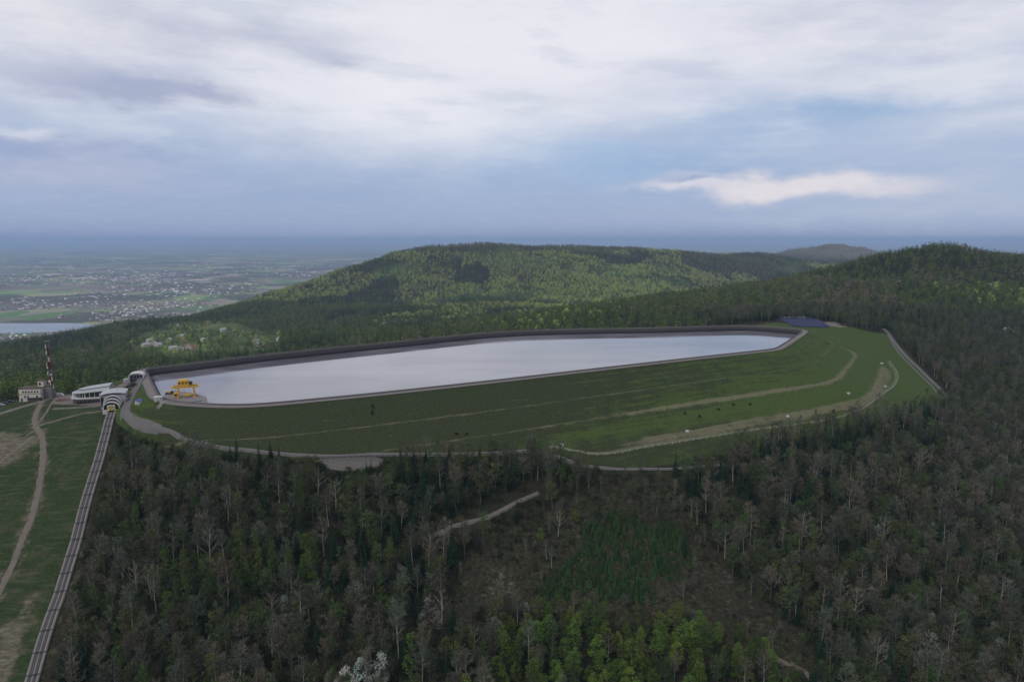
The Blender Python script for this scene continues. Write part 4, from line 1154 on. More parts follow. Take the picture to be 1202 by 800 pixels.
# individually placed: picked out in the photograph
def special(px, py, kind, s, tilt=0):
    x, y, z = on_ground(px, py); p = project(x, y, z)
    trees.append([x, y, z - 0.2, kind, s, p[0], p[1], -1.0])
for a in [(428, 812, 'blossom', 1.15), (448, 806, 'blossom', 1.1), (408, 822, 'blossom', 0.95), (395, 830, 'blossom', 0.8), (437, 486, 'spruce', 0.33), (287, 790, 'faint', 1.1), (300, 798, 'faint', 0.9),
          (318, 543, 'spruce', 0.62), (328, 545, 'spruce', 0.7), (486, 545, 'spruce', 0.7), (500, 548, 'spruce', 0.66), (527, 546, 'spruce', 0.75), (545, 545, 'spruce', 0.5), (563, 546, 'spruce', 0.72), (447, 555, 'spruce', 0.42), (430, 556, 'spruce', 0.34), (436, 557, 'spruce', 0.4),
          (802, 655, 'spruce', 0.75), (1090, 745, 'faint', 1.0), (1040, 790, 'faint', 1.05), (1067, 788, 'faint', 0.8), (1091, 775, 'faint', 1.2), (985, 715, 'pale', 1.0), (1003, 735, 'pale', 1.05), (655, 630, 'pale', 0.8), (955, 655, 'pale', 0.95),
          (635, 640, 'green', 0.55), (676, 616, 'green', 0.5), (588, 690, 'faint', 0.6), (600, 700, 'faint', 0.6), (1107, 815, 'green', 0.7), (985, 760, 'larch', 0.55), (1003, 740, 'larch', 0.5), (990, 800, 'larch', 0.5), (365, 690, 'larch', 1.0), (180, 668, 'larch', 0.9), (440, 665, 'larch', 0.7), (534, 790, 'green', 0.8), (545, 835, 'green', 0.9)]:
    special(*a)
near_ix = [i for i, t in enumerate(trees) if t[7] == -1.0]
def key(i):
    t = trees[i]
    return t[7] if t[7] > 0 else project(t[0], t[1], t[2])[2]
cand = [i for i, t in enumerate(trees) if t[7] > 0 and -5 < t[5] < 1207 and t[6] < 842 and t[6] > 500]
cand.sort(key=lambda i: trees[i][7])
NEAR = set(near_ix) | set(cand[:300])
print('trees', len(trees), 'near', len(NEAR))
KN = {'bare': ('bare_tree', 'leafless grey-brown tree'), 'pale': ('pale_bare_tree', 'pale-limbed leafless tree'), 'bud': ('budding_tree', 'dull olive budding tree'),
      'green': ('beech_tree', 'bright fresh-green leafy tree'), 'larch': ('larch_tree', 'slim light-green conifer'), 'spruce': ('spruce_tree', 'dark spruce'),
      'blossom': ('blossoming_tree', 'white blossoming tree'), 'faint': ('blossoming_tree', 'faintly white blossoming tree')}
def where(px, py):
    py -= 20
    if py < 500: return 'standing alone on the grassy dam slope'
    if py < 545: return 'beside the service road at the dam foot' if px < 600 else 'at the wood edge below the dam'
    if px < 110: return 'at the wood edge beside the funicular track'
    if 640 < px < 830 and py < 700 and py > 600: return 'beside the young spruce plantation'
    if px < 300:
        return 'between the funicular track and the blossom' if py > 740 else 'in the wood beside the funicular track'
    if px < 480: return 'around the white blossom' if py > 740 else 'in the wood below the gravel lot'
    if px < 590: return 'between the blossom and the green clump'
    if px < 760: return 'within the bright green clump' if py > 720 else 'in the brown clearing'
    if px < 940: return 'near the right end of the green clump' if py > 720 else 'above the brown clearing'
    if px < 1070: return 'in the wood right of the clearing'
    return 'in the wood at the right edge'
from collections import defaultdict
buckets = defaultdict(list)
for i in sorted(NEAR):
    t = trees[i]; buckets[(t[3], where(t[5], t[6]))].append(i)
RANK = {}
def ordinal(n):
    small = 'zeroth first second third fourth fifth sixth seventh eighth ninth tenth eleventh twelfth thirteenth fourteenth fifteenth sixteenth seventeenth eighteenth nineteenth'.split()
    if n < 20: return small[n]
    tens = {2: 'twenty', 3: 'thirty', 4: 'forty', 5: 'fifty', 6: 'sixty'}[n // 10]
    return (tens[:-1] + 'ieth') if n % 10 == 0 else tens + '-' + small[n % 10]
for (k, wh), ids in buckets.items():
    ids.sort(key=lambda i: trees[i][5])
    n = len(ids)
    for r, i in enumerate(ids):
        RANK[i] = '#' if n == 1 else ('leftmost # ' if r == 0 else 'rightmost #' if r == n - 1 else ordinal(r + 1) + ' # from the left').strip()
for i in sorted(NEAR):
    x, y, z, k, s, px, py, zc = trees[i]
    nm, desc = KN[k]
    v = int(rs.integers(len(PROTO[k]))); tm, cm = PROTO[k][v]
    root = empty(nm, (x, y, z), rs.uniform(0, 6.28))
    root.rotation_euler[0] = rs.normal(0, 0.03); root.rotation_euler[1] = rs.normal(0, 0.03)
    wd = s * rs.uniform(0.88, 1.2); root.scale = (wd, wd, s)
    mesh_obj('trunk', tm, root); mesh_obj('crown', cm, root)
    tag(root, RANK[i].replace('#', desc) + ' ' + where(px, py), 'tree', 'individual trees ' + where(px, py))
rest = [t for i, t in enumerate(trees) if i not in NEAR]
def pidx(k): return PIDX[k][int(rs.integers(len(PIDX[k])))]
sl_ = [t for t in rest if t[1] < 560 or t[0] < 250]; sr_ = [t for t in rest if not (t[1] < 560 or t[0] < 250)]
for nm, ts, lab in (('forest', sl_, 'mixed spring wood covering the slope below the dam'), ('forest', sr_, 'mixed wood on the flank beyond the curving road')):
    stand(nm, [t[:3] for t in ts], [pidx(t[3]) for t in ts], np.array([t[4] for t in ts]), lab)

# undergrowth: brush and low leafy growth under the trees and over the clearing
sp_ = 2.6
ux, uy = np.meshgrid(np.arange(-270, 620, sp_), np.arange(228, 520, sp_), indexing='ij')
ux = (ux + rs.uniform(-0.5, 0.5, ux.shape) * sp_).ravel(); uy = (uy + rs.uniform(-0.5, 0.5, uy.shape) * sp_).ravel()
uz = gz(ux, uy); ud = uz - CAM_H; uzc = uy * CP - ud * SP; upx = 601 + 801 * ux / uzc; upy = 400 - 801 * (uy * SP + ud * CP) / uzc
oku = (upx > -20) & (upx < 1230) & (upy < 860) & ~in_poly(ux, uy, ski_poly) & ~in_poly(ux, uy, grass_poly) & ~in_poly(ux, uy, PLANT) & ~in_poly(ux, uy, lot_c)
oku &= (seg_dist(ux, uy, bend_l) > 5.0)
oku &= (seg_dist(ux, uy, toe_line) > 4.5) & (seg_dist(ux, uy, SKI) > 4)
oku &= (seg_dist(ux, uy, og2([(512, 629), (560, 610), (605, 593), (632, 581)])) > 3.4) & (seg_dist(ux, uy, og2([(880, 768), (930, 782), (965, 806)])) > 2.4)
insc = in_poly(ux, uy, SCRUB)
clus = vnoise(ux, uy, 12.0) + 0.5
oku &= np.where(insc, rs.random(len(ux)) < 0.25 + 0.6 * clus, rs.random(len(ux)) < 0.42)
for i in np.nonzero(oku)[0]:
    br = rs.random() < (0.62 if insc[i] else 0.35)
    dead = insc[i] and upy[i] > 660 and clus[i] > 0.45 and rs.random() < 0.8
    under.append((ux[i], uy[i], uz[i] - 0.1, 'dead' if dead else 'brush' if br else 'understorey', rs.uniform(0.3, 0.85) if insc[i] else rs.uniform(0.6, 1.4)))
stand('undergrowth', [u[:3] for u in under], [pidx(u[3]) for u in under], np.array([u[4] for u in under]), 'brown brush and low growth in the clearing and under the trees')
print('under', len(under))
# young spruce plantation: close rows of small trees
sp_ = 1.9
yx, yy = np.meshgrid(np.arange(-20, 160, sp_), np.arange(270, 420, sp_), indexing='ij')
yx = (yx + rs.uniform(-0.3, 0.3, yx.shape) * sp_).ravel(); yy = (yy + rs.uniform(-0.3, 0.3, yy.shape) * sp_).ravel()
kk = in_poly(yx + vnoise(yx, yy, 9) * 14, yy + vnoise(yx + 50, yy, 9) * 14, PLANT) & (rs.random(len(yx)) < 0.55 + 0.6 * (vnoise(yx, yy, 10) + 0.5))
yx, yy = yx[kk], yy[kk]; yz = gz(yx, yy) - 0.1
stand('young_spruce_plantation', np.column_stack([yx, yy, yz]), [pidx('young') for _ in yx], rs.uniform(0.3, 1.25, len(yx)), 'dense patch of young green spruces in the brown clearing')
print('plantation', len(yx))

# ------------------------------------------------------------------ far wooded hills
def far_wood(name, x0, x1, y0, y1, sp, size, chooser, label, ymin_px=270, extra=None):
    fx, fy = np.meshgrid(np.arange(x0, x1, sp), np.arange(y0, y1, sp), indexing='ij')
    fx = (fx + rs.uniform(-0.45, 0.45, fx.shape) * sp).ravel(); fy = (fy + rs.uniform(-0.45, 0.45, fy.shape) * sp).ravel()
    fz = terr(fx, fy); dd_ = fz - CAM_H; zc = fy * CP - dd_ * SP; px = 601 + 801 * fx / zc; py = 400 - 801 * (fy * SP + dd_ * CP) / zc
    k = (px > -40) & (px < 1250) & (fz > PLAIN_Z + 12) & ~in_poly(fx, fy, crest)
    k &= ~in_poly(fx, fy, [(c[0] * 1.0, c[1]) for c in (crest + cnorm * 45)[::3]])
    if extra is not None: k &= extra(fx, fy, px, py)
    ix = np.nonzero(k)[0]
    picks = []; pts = []; sz = []
    p1 = vnoise(fx, fy, 170) + 0.5; p2 = vnoise(fx + 700, fy, 260) + 0.5; p3 = vnoise(fx, fy + 900, 60) + 0.5
    inv = in_poly(fx, fy, village)
    for i in ix:
        kd = chooser(fx[i], fy[i], fz[i], px[i], py[i], p1[i], p2[i], (p3[i], inv[i]), rs.random())
        if kd is None: continue
        picks.append(pidx(kd)); pts.append((fx[i], fy[i], fz[i] - 0.4)); sz.append(size * rs.uniform(0.5, 1.3))
    print(name, len(pts))
    return stand(name, pts, picks, np.array(sz), label)
def ch_left(x, y, z, px, py, p1, p2, p3, r):
    if p3[1]:
        return ('far_mid' if r < 0.10 else 'far_bare' if r < 0.15 else 'far_green' if r < 0.18 else None) if p3[0] > 0.35 else None
    dark = (px < 120 and py < 412) or p1 > 0.62
    if dark: return 'far_spruce' if r < 0.8 else 'far_mid'
    if p2 > 0.58: return 'far_mid' if r < 0.82 else 'far_spruce'
    return 'far_mid' if r < 0.5 else 'far_spruce' if r < 0.88 else 'far_bare'
far_wood('forest', -1700, -60, 490, 2350, 8.5, 0.95, ch_left, 'dark wood on the hillside beyond the transmitter building', extra=lambda x, y, px, py: ~((y < 620) & (terr(x, y) > -19)) & ~((x > -345) & (y < 560)) & (y > 490))
def ch_right(x, y, z, px, py, p1, p2, p3, r):
    if z > 42 and r < 0.55: return 'far_spruce'
    if z > 15: return None if (p2 > 0.66 and r < 0.6) else ('far_spruce' if r < 0.22 + 0.45 * (p1 > 0.6) else 'far_bare' if r < 0.72 else 'far_mid')
    if p1 > 0.60: return 'far_spruce' if r < 0.5 else 'far_mid'
    if px > 1040 and py > 380: return 'far_bare' if r < 0.6 else 'far_mid' if r < 0.82 else 'far_spruce'
    if p2 > 0.55: return 'far_green' if r < 0.06 else 'far_mid' if r < 0.70 else 'far_spruce'
    if px > 930: return 'far_bare' if r < 0.45 else 'far_mid' if r < 0.72 else 'far_spruce'
    return 'far_mid' if r < 0.52 else 'far_bare' if r < 0.70 else 'far_spruce'
far_wood('forest', -120, 1500, 800, 1640, 7.6, 0.92, ch_right, 'wood on the spur and hill behind the right end of the reservoir', extra=lambda x, y, px, py: ~((x > 235) & (x < 425) & (y < 910)) & ~((x > 300) & (y < 1000) & (x < 900)))
def ch_ridge(x, y, z, px, py, p1, p2, p3, r):
    top = z > 30
    wob = (p3[0] - 0.5)
    if 0.35 < r < 0.8 and bil(RID, np.array([x]), np.array([y]))[0] > 0.4: return None
    if abs(px - 566 - (py - 320) * 0.12 - wob * 14) < 4 and 303 < py + wob * 10 < 338: return 'far_spruce' if r < 0.85 else None
    if np.hypot((px - 425) / 48, (py - 366) / 22) < 1.0 + wob * 1.2 + (p1 - 0.5): return 'far_spruce' if r < 0.62 else 'far_mid'
    if np.hypot((px - 440) / 45, (py - 312) / 9) < 1.0 + wob * 1.2: return 'far_spruce' if r < 0.6 else 'far_mid'
    if top: return ('far_bare' if r < 0.6 else 'far_spruce' if r < 0.8 else 'far_mid')
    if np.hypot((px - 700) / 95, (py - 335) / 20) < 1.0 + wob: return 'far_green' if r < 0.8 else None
    if p1 > 0.64 or p3[0] > 0.80: return 'far_spruce' if r < 0.65 else 'far_mid'
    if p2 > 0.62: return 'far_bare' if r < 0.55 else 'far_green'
    if p3[0] < 0.22: return 'far_bare' if r < 0.5 else 'far_mid'
    if px > 800: return 'far_bare' if r < 0.45 else 'far_mid' if r < 0.8 else 'far_spruce'
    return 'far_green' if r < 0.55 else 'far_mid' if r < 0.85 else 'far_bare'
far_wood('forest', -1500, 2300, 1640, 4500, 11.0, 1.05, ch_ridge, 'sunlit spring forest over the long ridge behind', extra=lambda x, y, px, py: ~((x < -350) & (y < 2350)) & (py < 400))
def ch_sum(x, y, z, px, py, p1, p2, p3, r):
    return None if (p3[0] > 0.45 or r < 0.55) else ('far_bare' if (r < 0.9 or z > -10) else 'far_mid')
far_wood('forest', 1600, 4300, 4500, 6700, 22.0, 1.35, ch_sum, 'bare brown wood on the hazy far summit', extra=lambda x, y, px, py: py < 330)

# ================================================================== BUILT THINGS
M_WHITE = mat_plain('white_paint', (0.46, 0.46, 0.455), 0.6, 0, 0.08, 1.0)
M_OFFW = mat_plain('cream_render', (0.46, 0.42, 0.36), 0.8, 0, 0.15, 0.8)
M_GREYR = mat_plain('grey_roof_metal', (0.30, 0.32, 0.34), 0.5, 0.2, 0.12, 0.5)
M_PALER = mat_plain('pale_roof_metal', (0.33, 0.345, 0.36), 0.45, 0.2, 0.10, 0.5)
M_DARK = mat_plain('dark_steel', (0.035, 0.035, 0.04), 0.6, 0.2, 0.2, 1.0)
M_BROWN = mat_plain('brown_boards', (0.075, 0.055, 0.045), 0.85, 0, 0.25, 1.5)
M_YEL = mat_plain('crane_yellow', (0.50, 0.29, 0.035), 0.55, 0, 0.15, 0.8)
M_YEL2 = mat_plain('car_yellow', (0.70, 0.52, 0.10), 0.5, 0, 0.1, 0.8)
M_RED = mat_plain('mast_red', (0.13, 0.028, 0.028), 0.6, 0, 0.15, 1.0)
M_MWHT = mat_plain('mast_white', (0.17, 0.15, 0.15), 0.6, 0, 0.15, 1.0)
M_BLUE = mat_plain('blue_sheet', (0.05, 0.07, 0.28), 0.5, 0, 0.1, 1.0)
M_TILE = mat_plain('red_roof', (0.22, 0.09, 0.065), 0.85, 0, 0.25, 1.0)
M_RUST = mat_plain('rusty_stone', (0.16, 0.10, 0.08), 0.9, 0, 0.35, 1.2)
def mat_glass(name, c=(0.015, 0.018, 0.022), rough=0.08, spec=0.5):
    m_ = bpy.data.materials.new(name); m_.use_nodes = True
    t = NT(m_.node_tree); p = t.n('ShaderNodeBsdfPrincipled')
    p.inputs['Base Color'].default_value = (*c, 1); p.inputs['Roughness'].default_value = rough; p.inputs['IOR'].default_value = 1.5; p.inputs['Specular IOR Level'].default_value = spec
    o = t.n('ShaderNodeOutputMaterial'); t.link(p.outputs[0], o.inputs[0]); return m_
M_GLASS = mat_glass('window_glass')
def gpt(px, py, dz=0.0):
    x, y, z = on_ground(px, py); return (x, y, z + dz)
def facing(x, y, extra=0.0): return math.atan2(-x, y) + extra     # turn the front (-Y) to the viewer's side

# ---- funicular track
TR_PX = [(131.5, 487), (128, 498), (125, 510), (117, 540), (108, 572), (99.5, 602), (90, 636), (80, 670), (69, 705), (60.5, 728), (50, 765), (40, 800), (31, 835)]
tl = catmull(np.array(og2(TR_PX), float), 3.0)
tt = np.gradient(tl, axis=0); tt /= np.linalg.norm(tt, axis=1)[:, None]; tn = np.stack([tt[:, 1], -tt[:, 0]], 1)
tz = np.max([gz(*(tl + tn * o_).T) for o_ in (-2.6, 0, 2.6)], axis=0) + 0.5
ker = np.ones(9) / 9; tz = np.convolve(np.pad(tz, 4, 'edge'), ker, 'valid') + 0.3
track = empty('funicular_track', (float(tl[0][0]), float(tl[0][1]), float(tz[0])))
tag(track, 'straight funicular track running down the grass slope to the bottom left corner', 'railway track')
def sweep(name, o0, o1, h0, h1, mat, parent):
    """bar along the track between lateral offsets o0..o1 and heights h0..h1"""
    org = np.array([tl[0][0], tl[0][1], tz[0]])
    n = len(tl); rows = []
    for o_, h_ in ((o0, h0), (o0, h1), (o1, h1), (o1, h0)):
        rows.append(np.column_stack([tl + tn * o_, tz + h_]) - org)
    A = np.array(rows); ix = np.arange(4 * n).reshape(4, n)
    f = [np.stack([ix[a, :-1], ix[a, 1:], ix[(a + 1) % 4, 1:], ix[(a + 1) % 4, :-1]], -1) for a in range(4)]
    o = mesh_obj(name, np_mesh(name, A.reshape(-1, 3), np.concatenate(f), mat), parent)
    return o
M_BEAM = mat_plain('track_concrete', (0.165, 0.158, 0.152), 0.9, 0, 0.25, 0.5)
sweep('track_bed', -2.5, 2.5, -2.6, 0.0, mat_plain('ballast', (0.085, 0.08, 0.078), 0.95, 0, 0.4, 1.5), track)
sweep('edge_beam', -2.55, -1.5, -2.6, 0.28, M_BEAM, track); sweep('edge_beam', 1.5, 2.55, -2.6, 0.28, M_BEAM, track)
sweep('walkway', -0.32, 0.32, -0.1, 0.16, M_BEAM, track)
M_RAIL = mat_plain('rail_steel', (0.20, 0.19, 0.20), 0.35, 0.8, 0.1, 2.0)
for o_ in (-0.85, 0.85): sweep('rail', o_ - 0.06, o_ + 0.06, 0.0, 0.24, M_RAIL, track)
org = np.array([tl[0][0], tl[0][1], tz[0]])
for i in range(1, len(tl) - 1):
    p = np.array([tl[i][0], tl[i][1], tz[i]]) - org; sdir = tn[i]
    cross = (i % 3 == 0)
    mb = MB(); h_ = 0.30 if cross else 0.06
    mb.bar((p[0] - sdir[0] * (2.56 if cross else 1.3), p[1] - sdir[1] * (2.56 if cross else 1.3), p[2] + h_), (p[0] + sdir[0] * (2.56 if cross else 1.3), p[1] + sdir[1] * (2.56 if cross else 1.3), p[2] + h_), 0.7 if cross else 0.26, 0.12)
    mb.build('cross_beam' if cross else 'sleeper', M_DARK if cross else M_BROWN, track)

# ---- arched upper station
x0, y0, _ = on_ground(131, 484.5)
rz_st = math.atan2(-(tl[4][0] - tl[0][0]), (tl[0][1] - tl[4][1])) * -1.0
stn = empty('funicular_station', (x0, y0, float(tz[0]) - 0.5), rz_st)
tag(stn, 'white upper funicular station with stepped arched portals over the track', 'station')
def arch(w_, h_, n=18, base=0.0, k=1.0):
    return [(-w_ / 2 * math.cos(math.pi * i / n), base + (h_ - base) * math.sin(math.pi * i / n) ** k) for i in range(n + 1)]
def vault(name, w_, h_, y0, y1, th, mat, parent, leg=3.0):
    """arched shell with upright legs and real thickness"""
    def prof(w2, h2): return [(-w2 / 2, 0)] + [(x, z) for x, z in arch(w2, h2, 16, leg)] + [(w2 / 2, 0)]
    o, i = prof(w_, h_), prof(w_ - 2 * th, h_ - th)
    n = len(o); mb = MB()
    vs = [(x, y0, z) for x, z in o] + [(x, y0, z) for x, z in i] + [(x, y1, z) for x, z in o] + [(x, y1, z) for x, z in i]
    fs = []
    for a in range(n - 1):
        fs += [(a, a + n, a + n + 1, a + 1), (a + 2 * n, a + 1 + 2 * n, a + 3 * n + 1, a + 3 * n), (a, a + 1, a + 2 * n + 1, a + 2 * n), (a + n, a + 3 * n, a + 3 * n + 1, a + n + 1)]
    mb.add(vs, fs); return mb.build(name, mat, parent)
vault('portal_arch', 9.6, 6.2, 0.0, 1.7, 0.55, M_WHITE, stn, 2.6)
vault('arch_band', 10.2, 7.6, 3.2, 4.9, 0.55, M_WHITE, stn, 3.0)
vault('arch_band', 10.8, 9.0, 6.4, 8.6, 0.55, M_WHITE, stn, 3.4)
mb = MB(); mb.prism([(-4.6, 0)] + arch(9.2, 6.3, 16, 2.6) + [(4.6, 0)], 1.72, 4.0); mb.prism([(-4.8, 0)] + arch(9.6, 7.6, 16, 3.0) + [(4.8, 0)], 4.2, 8.88); mb.build('inner_shell', M_DARK, stn)
mb = MB(); mb.prism([(-4.2, 0)] + arch(8.4, 5.6, 16, 2.6) + [(4.2, 0)], 1.1, 1.5)
gl = mb.build('front_glazing', M_GLASS, stn)
for gx0 in (-3.3, -2.2, 2.2, 3.3):
    mb = MB(); mb.box(gx0 - 0.06, gx0 + 0.06, 1.02, 1.12, 0, 3.6); mb.build('mullion', M_DARK, gl)
mb = MB(); mb.box(-2.2, -1.35, -0.5, 1.05, 0, 3.3); mb.box(1.35, 2.2, -0.5, 1.05, 0, 3.3); mb.box(-2.2, 2.2, -0.5, 1.05, 3.3, 4.0); mb.build('portal_frame', M_OFFW, stn)
mb = MB(); mb.box(-1.34, 1.34, 0.6, 1.08, 0, 3.28); mb.build('dark_opening', M_DARK, stn)
mb = MB(); mb.box(-4.8, -2.3, -0.8, 1.0, -1.5, 1.1); mb.box(2.3, 4.8, -0.8, 1.0, -1.5, 1.1); mb.build('plinth', M_OFFW, stn)
mb = MB()
roofp = [(-7.5, 8.8), (-4, 9.7), (0, 10.1), (4, 9.9), (7.5, 9.2)]
mb.prism([(-7.2, 0), (-7.2, 8.6), (7.2, 8.9), (7.2, 0)], 8.9, 22.0); mb.build('hall_wall', M_PALER, stn)
mb = MB(); mb.prism([(x, z) for x, z in roofp] + [(x, z + 0.45) for x, z in roofp[::-1]], 8.0, 23.0); rf = mb.build('hall_roof', M_PALER, stn)
mb = MB(); mb.tube([(2.0, 15, 10.2), (2.0, 15, 13.5)], [0.08, 0.05], 5); mb.build('aerial', M_DARK, rf)
for yy_ in (10.5, 14.5, 18.5):
    mb = MB(); mb.box(-7.26, -7.18, yy_, yy_ + 2.6, 1.5, 7.2); mb.build('side_window', M_GLASS, stn)
mb = MB(); mb.box(-6.9, -5.2, 8.8, 8.92, 1.0, 7.6); mb.build('side_window', M_GLASS, stn)
# ---- funicular car waiting in the portal
car = empty('funicular_car', (x0, y0, float(tz[0]) + 0.3), rz_st)
tag(car, 'yellow funicular car waiting inside the arched station portal', 'funicular car')
mb = MB(); mb.prism([(-1.2, 0.2), (-1.2, 1.5), (-0.9, 1.9), (0.9, 1.9), (1.2, 1.5), (1.2, 0.2)], -1.0, 0.55); mb.build('body', M_YEL2, car)
mb = MB(); mb.box(-0.95, 0.95, -1.06, -0.98, 0.95, 1.6); mb.build('windscreen', M_GLASS, car)
for s_ in (-0.8, 0.8):
    mb = MB(); mb.box(s_ - 0.15, s_ + 0.15, -1.07, -0.99, 0.4, 0.65); mb.build('headlight', M_WHITE, car)

# ---- restaurant with the sweeping round roof
bx, by, bz = on_ground(107, 473)
rest_b = empty('restaurant', (bx, by + 6, bz), facing(bx, by, 0.15) * 0.4)
tag(rest_b, 'round-ended hilltop restaurant with sweeping pale roof and dark glass band', 'restaurant')
def plan(L0, L1, d, n=14, sc=1.0):
    """plan outline: half-round left end, square right end"""
    pts = []
    for i in range(n + 1):
        a = math.pi / 2 + math.pi * i / n
        pts.append((L0 + d + d * math.cos(a) * 1.15 * sc, d * math.sin(a) * sc))
    return pts + [(L1, -d * sc), (L1, d * sc)]
def loft(name, ringA, zA, ringB, zB, mat, parent, cap=True):
    mb = MB(); n = len(ringA)
    za = zA if callable(zA) else (lambda x: zA); zb = zB if callable(zB) else (lambda x: zB)
    vs = [(x, y, za(x)) for x, y in ringA] + [(x, y, zb(x)) for x, y in ringB]
    fs = [(i, (i + 1) % n, (i + 1) % n + n, i + n) for i in range(n)]
    fs += [tuple(range(n))[::-1], tuple(range(n, 2 * n))]
    mb.add(vs, fs); return mb.build(name, mat, parent)
UPZ = 0.9
loft('terrace_base', plan(-12, 10, 7.0, sc=1.1), -0.5, plan(-12, 10, 7.0, sc=1.1), 3.0, M_BROWN, rest_b)
loft('terrace_slab', plan(-12.6, 10, 7.0, sc=1.15), 3.0, plan(-12.6, 10, 7.0, sc=1.15), 3.8, M_WHITE, rest_b)
gl = loft('glass_band', plan(-11, 10, 6.2), 3.8, plan(-11, 10, 6.2), lambda x: 6.7 + 0.06 * (x + 12), M_GLASS, rest_b)
for i, (x, y) in enumerate(plan(-11.2, 10, 6.5)[1:-1]):
    mb = MB(); mb.bar((x, y, 3.8), (x, y, 6.8), 0.24); mb.build('column', M_WHITE, rest_b)
for x in (-5, -2, 1, 4, 7):
    mb = MB(); mb.bar((x, -6.5, 3.8), (x, -6.5, 7.1), 0.24); mb.build('column', M_WHITE, rest_b)
loft('eaves', plan(-12.6, 10.2, 7.0, sc=1.04), lambda x: 6.7 + 0.06 * (x + 12), plan(-12.6, 10.2, 7.0, sc=1.04), lambda x: 7.1 + 0.07 * (x + 12), M_WHITE, rest_b)
loft('lower_roof', plan(-12.4, 10.2, 6.9, sc=1.03), lambda x: 7.1 + 0.07 * (x + 12), plan(-9.5, 10.2, 5.0), lambda x: 8.1 + 0.10 * (x + 12), M_GREYR, rest_b)
loft('roof_light_band', plan(-9.3, 10.2, 4.9), lambda x: 8.1 + 0.10 * (x + 12), plan(-8.8, 10.2, 4.7), lambda x: 8.6 + 0.10 * (x + 12), M_DARK, rest_b)
loft('upper_roof', plan(-9.2, 10.4, 5.0), lambda x: 8.6 + 0.10 * (x + 12), plan(-5.0, 10.4, 2.2), lambda x: 9.2 + 0.12 * (x + 12), M_PALER, rest_b)
mb = MB(); mb.box(8.0, 10.6, -7.6, -2.0, 0, 7.6); mb.build('stair_block', M_WHITE, rest_b)
mb = MB(); mb.box(8.4, 10.2, -7.66, -7.58, 3.4, 5.6); mb.build('window', M_GLASS, rest_b)
mb = MB(); mb.tube([(-12.4, -2, 3.0), (-12.4, -2, 6.6)], [1.2, 1.2], 10); mb.build('round_turret', M_WHITE, rest_b)
for k in range(9):
    mb = MB(); x = -9 + k * 2.2; mb.box(x - 0.8, x + 0.8, -7.76, -7.70, 0.5, 1.8); mb.build('lower_window', M_GLASS, rest_b)

# ---- transmitter building
bx, by, bz = on_ground(35, 471)
tb = empty('transmitter_building', (bx, by + 4.5, bz - 0.3), 0.12)
tag(tb, 'cream two-storey building with a row of small windows below the mast', 'building')
mb = MB(); mb.box(-7.2, 7.0, -4.5, 4.5, 0, 9.2); wl = mb.build('wall', M_OFFW, tb)
mb = MB(); mb.box(-7.5, 7.3, -4.8, 4.8, 9.2, 9.6); mb.build('roof', M_BROWN, tb)
mb = MB(); mb.box(3.0, 6.8, 0.5, 4.4, 9.6, 13.6); tw = mb.build('roof_tower', M_OFFW, tb)
mb = MB(); mb.box(2.8, 7.0, 0.3, 4.6, 13.6, 14.0); mb.build('tower_roof', M_BROWN, tw)
mb = MB(); mb.box(3.8, 5.2, 0.44, 0.52, 10.6, 12.4); mb.build('tower_window', M_GLASS, tw)
mb = MB(); mb.tube([(3.2, 2, 14), (3.2, 2, 16.4)], [0.1, 0.06], 5); mb.build('aerial', M_MWHT, tw)
mb = MB(); mb.box(-7.26, 7.06, -4.56, 4.56, 5.1, 5.45); mb.build('string_course', M_BROWN, tb)
for k in range(6):
    x = -4.3 + k * 1.9; mb = MB(); mb.box(x - 0.55, x + 0.55, -4.58, -4.49, 6.4, 7.6); wn = mb.build('window', M_GLASS, tb)
    mb = MB(); mb.box(x - 0.65, x + 0.65, -4.68, -4.5, 6.25, 6.39); mb.build('sill', M_WHITE, wn)
for x in (-3.4, -1.4, 4.6):
    mb = MB(); mb.box(x - 0.6, x + 0.6, -4.58, -4.49, 2.9, 4.2); wn = mb.build('window', M_GLASS, tb)
    mb = MB(); mb.box(x - 0.7, x + 0.7, -4.68, -4.5, 2.75, 2.89); mb.build('sill', M_WHITE, wn)
mb = MB(); mb.box(-6.2, -5.0, -4.6, -4.49, 0.2, 2.5); mb.build('door', M_BROWN, tb)
mb = MB(); mb.box(-0.4, 8.0, -8.0, -4.52, 2.4, 3.0); mb.build('porch_roof', M_DARK, tb)
mb = MB(); mb.box(-0.2, 7.8, -7.6, -4.54, 0, 2.38); mb.build('porch', M_BROWN, tb)
mb = MB(); mb.box(7.02, 12.5, -1, 4.3, 0, 8.2); mb.build('annex', mat_plain('grey_render', (0.13, 0.12, 0.12), 0.9), tb)

